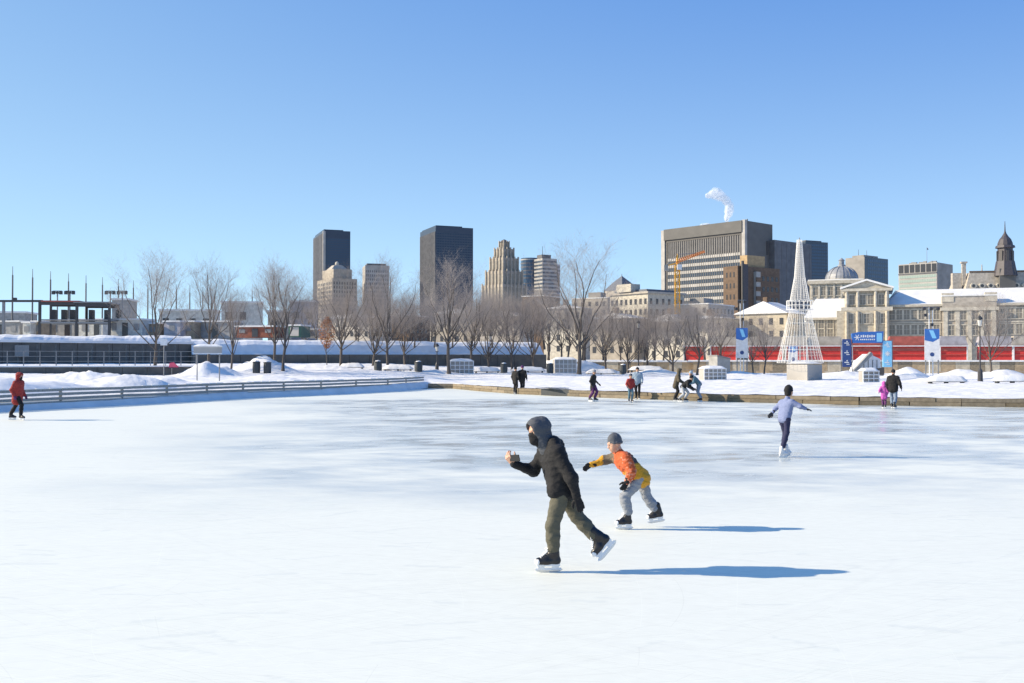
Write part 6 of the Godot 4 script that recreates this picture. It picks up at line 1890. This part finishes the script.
	person("child in orange and yellow jacket and grey hat skating behind the person in black", at, 0, J, {"s": 0.84, "head": 0.93, "foot": 0.98, "cell": 0.0115, "head_cell": 0.0065, "hand_cell": 0.0055, "jacket": kid_mat, "paint": patch, "trousers": grey, "hat": "beanie", "hat_mat": knit, "bulk": 1.16, "leg": 1.08, "hem": 0.01, "folds": 0.022, "glove": black})
	# --- the skater in lavender
	d = 2250.0 / 98.0
	var s3 := d * 0.001
	at = Vector3(bx(784, d), 0, -d)
	j = func(u: float, v: float, z := 0.0) -> Vector3: return Vector3((u - 784.0) * s3, (457.0 - v) * s3, z)
	J = {
		"head": j.call(789.0, 391.5, -0.03), "hf": Vector3(0.75, -0.1, -0.6), "neck": j.call(787.0, 399.0, 0),
		"shL": j.call(783.0, 402.5, -0.12), "elL": j.call(777.5, 409.0, -0.2), "wrL": j.call(773.5, 413.0, -0.12), "hdL": Vector3(-0.7, -0.7, 0.2), "htL": Vector3(0.5, -0.5, 0), "hnL": Vector3(0, -1, 0), "curlL": 0.3,
		"shR": j.call(790.5, 402.0, 0.12), "elR": j.call(797.5, 406.0, 0.2), "wrR": j.call(803.5, 408.3, 0.16), "hdR": Vector3(1, -0.25, -0.1), "htR": Vector3(0, 0.2, -1), "hnR": Vector3(0, -1, 0), "curlR": 0.3,
		"hipL": j.call(782.2, 418.5, -0.07), "hipR": j.call(785.8, 418.5, 0.07),
		"knL": j.call(786.0, 433.0, -0.1), "anL": j.call(784.5, 447.0, -0.12), "ftL": [j.call(787.5, 456.0, -0.14), Vector3(0.85, -0.12, -0.4), Vector3(0.12, 1, 0)],
		"knR": j.call(785.5, 432.0, 0.08), "anR": j.call(781.6, 447.2, 0.05), "ftR": [j.call(782.2, 457.0, 0.05), Vector3(0.95, 0, -0.2), Vector3.UP]}
	person("person in lavender jacket, navy trousers and black hat gliding with arms out", at, 0, J, {"s": 0.92, "cell": 0.015, "head_cell": 0.009, "hand_cell": 0.009, "jacket": lavender, "trousers": navy, "hat_mat": black, "bulk": 0.95, "leg": 0.9, "hem": 0.0, "foot": 0.88, "boot": mt.boot_white, "bigger_hat": true, "glove": mt.boot_black})
	# --- the others, farther off: [column, foot row, label, facing, pose, clothes]
	var P := pose(1.72, 5, -0.27, 0.24, Vector3(0.06, -0.5, 0.1), Vector3(-0.06, -0.5, -0.02), {"crouch": 0.025})
	far(18, 420, "person in red hooded coat and dark trousers at the far left of the ice", 82, P, {"jacket": red, "trousers": black, "hat": "hood", "hat_mat": red, "hem": 0.24, "bulk": 1.2, "glove": purple, "gaiter": black})
	P = pose(1.68, 2, 0.03, -0.05, Vector3(0.04, -0.52, 0.03), Vector3(-0.04, -0.5, 0.1))
	far(515.3, 394, "person in long black coat, left one of the pair by the rink edge", 150, P, {"jacket": darkcoat, "trousers": black, "hat_mat": black, "hem": 0.2})
	P = pose(1.78, 3, 0.12, -0.1, Vector3(0.16, -0.46, 0.1), Vector3(-0.1, -0.5, 0.05))
	far(522.2, 394, "taller person in black, right one of the pair by the rink edge", 165, P, {"jacket": black, "trousers": darkcoat, "hat_mat": purple, "hem": 0.1, "bulk": 1.1})
	P = pose(1.66, 5, 0.12, -0.12, Vector3(0.2, -0.42, 0.12), Vector3(-0.02, -0.5, 0.0), {"crouch": 0.03})
	far(593, 401.5, "person in long dark coat and pale hat skating alone near the rink edge", 60, P, {"jacket": darkcoat, "trousers": purple, "hat_mat": grey, "hem": 0.24, "bulk": 0.95})
	P = pose(1.42, 3, 0.06, -0.04, Vector3(0.05, -0.48, 0.05), Vector3(-0.1, -0.42, 0.18))
	far(630.5, 402.5, "child in red jacket and blue-grey trousers standing by the adult in pale blue", 10, P, {"jacket": red, "trousers": teal, "hat_mat": knit, "head": 0.95, "hem": 0.06, "s": 0.83})
	P = pose(1.74, 6, 0.1, -0.08, Vector3(0.08, -0.46, 0.2), Vector3(-0.08, -0.46, 0.16))
	far(637.5, 399.5, "adult in pale blue jacket and dark trousers beside the child in red", -10, P, {"jacket": icy, "trousers": black, "hat_mat": black, "hem": 0.08, "bulk": 1.15})
	P = pose(1.72, 16, 0.02, -0.03, Vector3(0.05, -0.4, 0.3), Vector3(-0.05, -0.42, 0.25))
	far(676, 401.5, "person in olive-brown coat stooping, left one of the group of three", 80, P, {"jacket": brown, "trousers": darkcoat, "hat": "hood", "hat_mat": brown, "hem": 0.16, "bulk": 1.2})
	P = pose(1.6, 48, 0.12, -0.16, Vector3(0.1, -0.42, 0.2), Vector3(-0.1, -0.42, 0.22), {"crouch": 0.1, "spread": 0.05})
	far(683, 402, "person in black jacket and pale trousers bending over, middle of the group of three", 65, P, {"jacket": black, "trousers": pale, "hat_mat": black, "bulk": 1.1, "hem": 0.0})
	P = pose(1.72, 42, -0.02, -0.06, Vector3(0.08, -0.36, 0.3), Vector3(-0.06, -0.36, 0.32), {"spread": 0.02})
	far(699, 402, "person in teal jacket and jeans leaning left, right one of the group of three", -85, P, {"jacket": teal, "trousers": jean, "hat_mat": icy, "hem": 0.02})
	P = pose(1.14, 2, 0.03, -0.05, Vector3(0.14, -0.34, 0.05), Vector3(-0.06, -0.45, 0.05))
	far(883.8, 408.3, "small child in pink coat and dark trousers holding the adult's hand", 165, P, {"jacket": pink, "trousers": purple, "hat": "hood", "hat_mat": pink, "head": 0.88, "hem": 0.16, "s": 0.68, "bulk": 1.25})
	P = pose(1.76, 4, 0.16, -0.14, Vector3(0.08, -0.5, 0.1), Vector3(-0.14, -0.47, 0.05), {"crouch": 0.03})
	far(893, 408.8, "adult in black jacket and pale jeans beside the child in pink", 150, P, {"jacket": black, "trousers": jean, "hat_mat": black, "hem": 0.08, "bulk": 1.2})

func far(u: float, v: float, label: String, yaw: float, J: Dictionary, S: Dictionary) -> void:
	var d := 2250.0 / (v - 359.0)
	var c := 0.02 if d < 40 else 0.024
	S.merge({"cell": c, "head_cell": 0.014, "hand_cell": 0.013, "glove": mt.boot_black, "folds": 0.02})
	person(label, Vector3(bx(u, d), 0, -d), yaw, J, S)

func _ready() -> void:
	# camera
	var cam := Camera3D.new()
	cam.name = "camera"
	cam.fov = rad_to_deg(2.0 * atan(341.5 / 1000.0))
	cam.near = 0.1
	cam.far = 9000.0
	cam.position = Vector3(0, EYE, 0)
	cam.rotation.x = atan(17.5 / 1000.0)
	add_child(cam)
	cam.current = true
	# sky
	var env := Environment.new()
	env.background_mode = Environment.BG_SKY
	var sky := Sky.new()
	var towards := Vector3(-cos(deg_to_rad(27.0)), sin(deg_to_rad(27.0)), -0.01).normalized()
	var im := Image.create(512, 256, false, Image.FORMAT_RGBF)
	for y in 256:
		var e := PI * (0.5 - (y + 0.5) / 256.0)
		for x in 512:
			var a := TAU * ((x + 0.5) / 512.0)
			var dir := Vector3(sin(a) * cos(e), sin(e), cos(a) * cos(e))
			var t := pow(1.0 - clampf(dir.y, 0.0, 1.0), 4.2)
			var c := Vector3(0.006, 0.092, 0.36).lerp(Vector3(0.38, 0.565, 0.69), t)
			var g := 0.5 + 0.5 * dir.dot(towards)
			c = c.lerp(Vector3(0.52, 0.74, 0.72), 0.34 * g * g * g)
			im.set_pixel(x, y, Color(c.x, c.y, c.z) * 1.05)
	var sm := PanoramaSkyMaterial.new()
	sm.panorama = ImageTexture.create_from_image(im)
	sky.sky_material = sm
	env.sky = sky
	env.background_energy_multiplier = 1.0
	env.tonemap_mode = Environment.TONE_MAPPER_LINEAR
	env.tonemap_exposure = 1.77
	env.sdfgi_enabled = true
	env.ssao_enabled = true
	env.ssil_enabled = true
	var we := WorldEnvironment.new()
	we.name = "environment"
	we.environment = env
	add_child(we)
	# low winter sun from the left, a little behind the scene
	var sun := DirectionalLight3D.new()
	sun.name = "sun"
	var el := deg_to_rad(27.0)
	sun.basis = Basis.looking_at(Vector3(cos(el), -sin(el), 0.01 * cos(el)).normalized())
	sun.light_energy = 1.4
	sun.light_color = Color(1.0, 0.93, 0.82)
	sun.light_angular_distance = 0.5
	sun.shadow_enabled = true
	add_child(sun)
	# the place
	nz.seed = 12; nz.frequency = 0.01; nz.fractal_octaves = 3
	nz2.seed = 31; nz2.frequency = 0.01; nz2.fractal_octaves = 2
	rng.seed = 1
	materials()
	build_ground()
	build_edges()
	build_quay()
	build_city()
	build_park()
	build_trees()
	build_people()
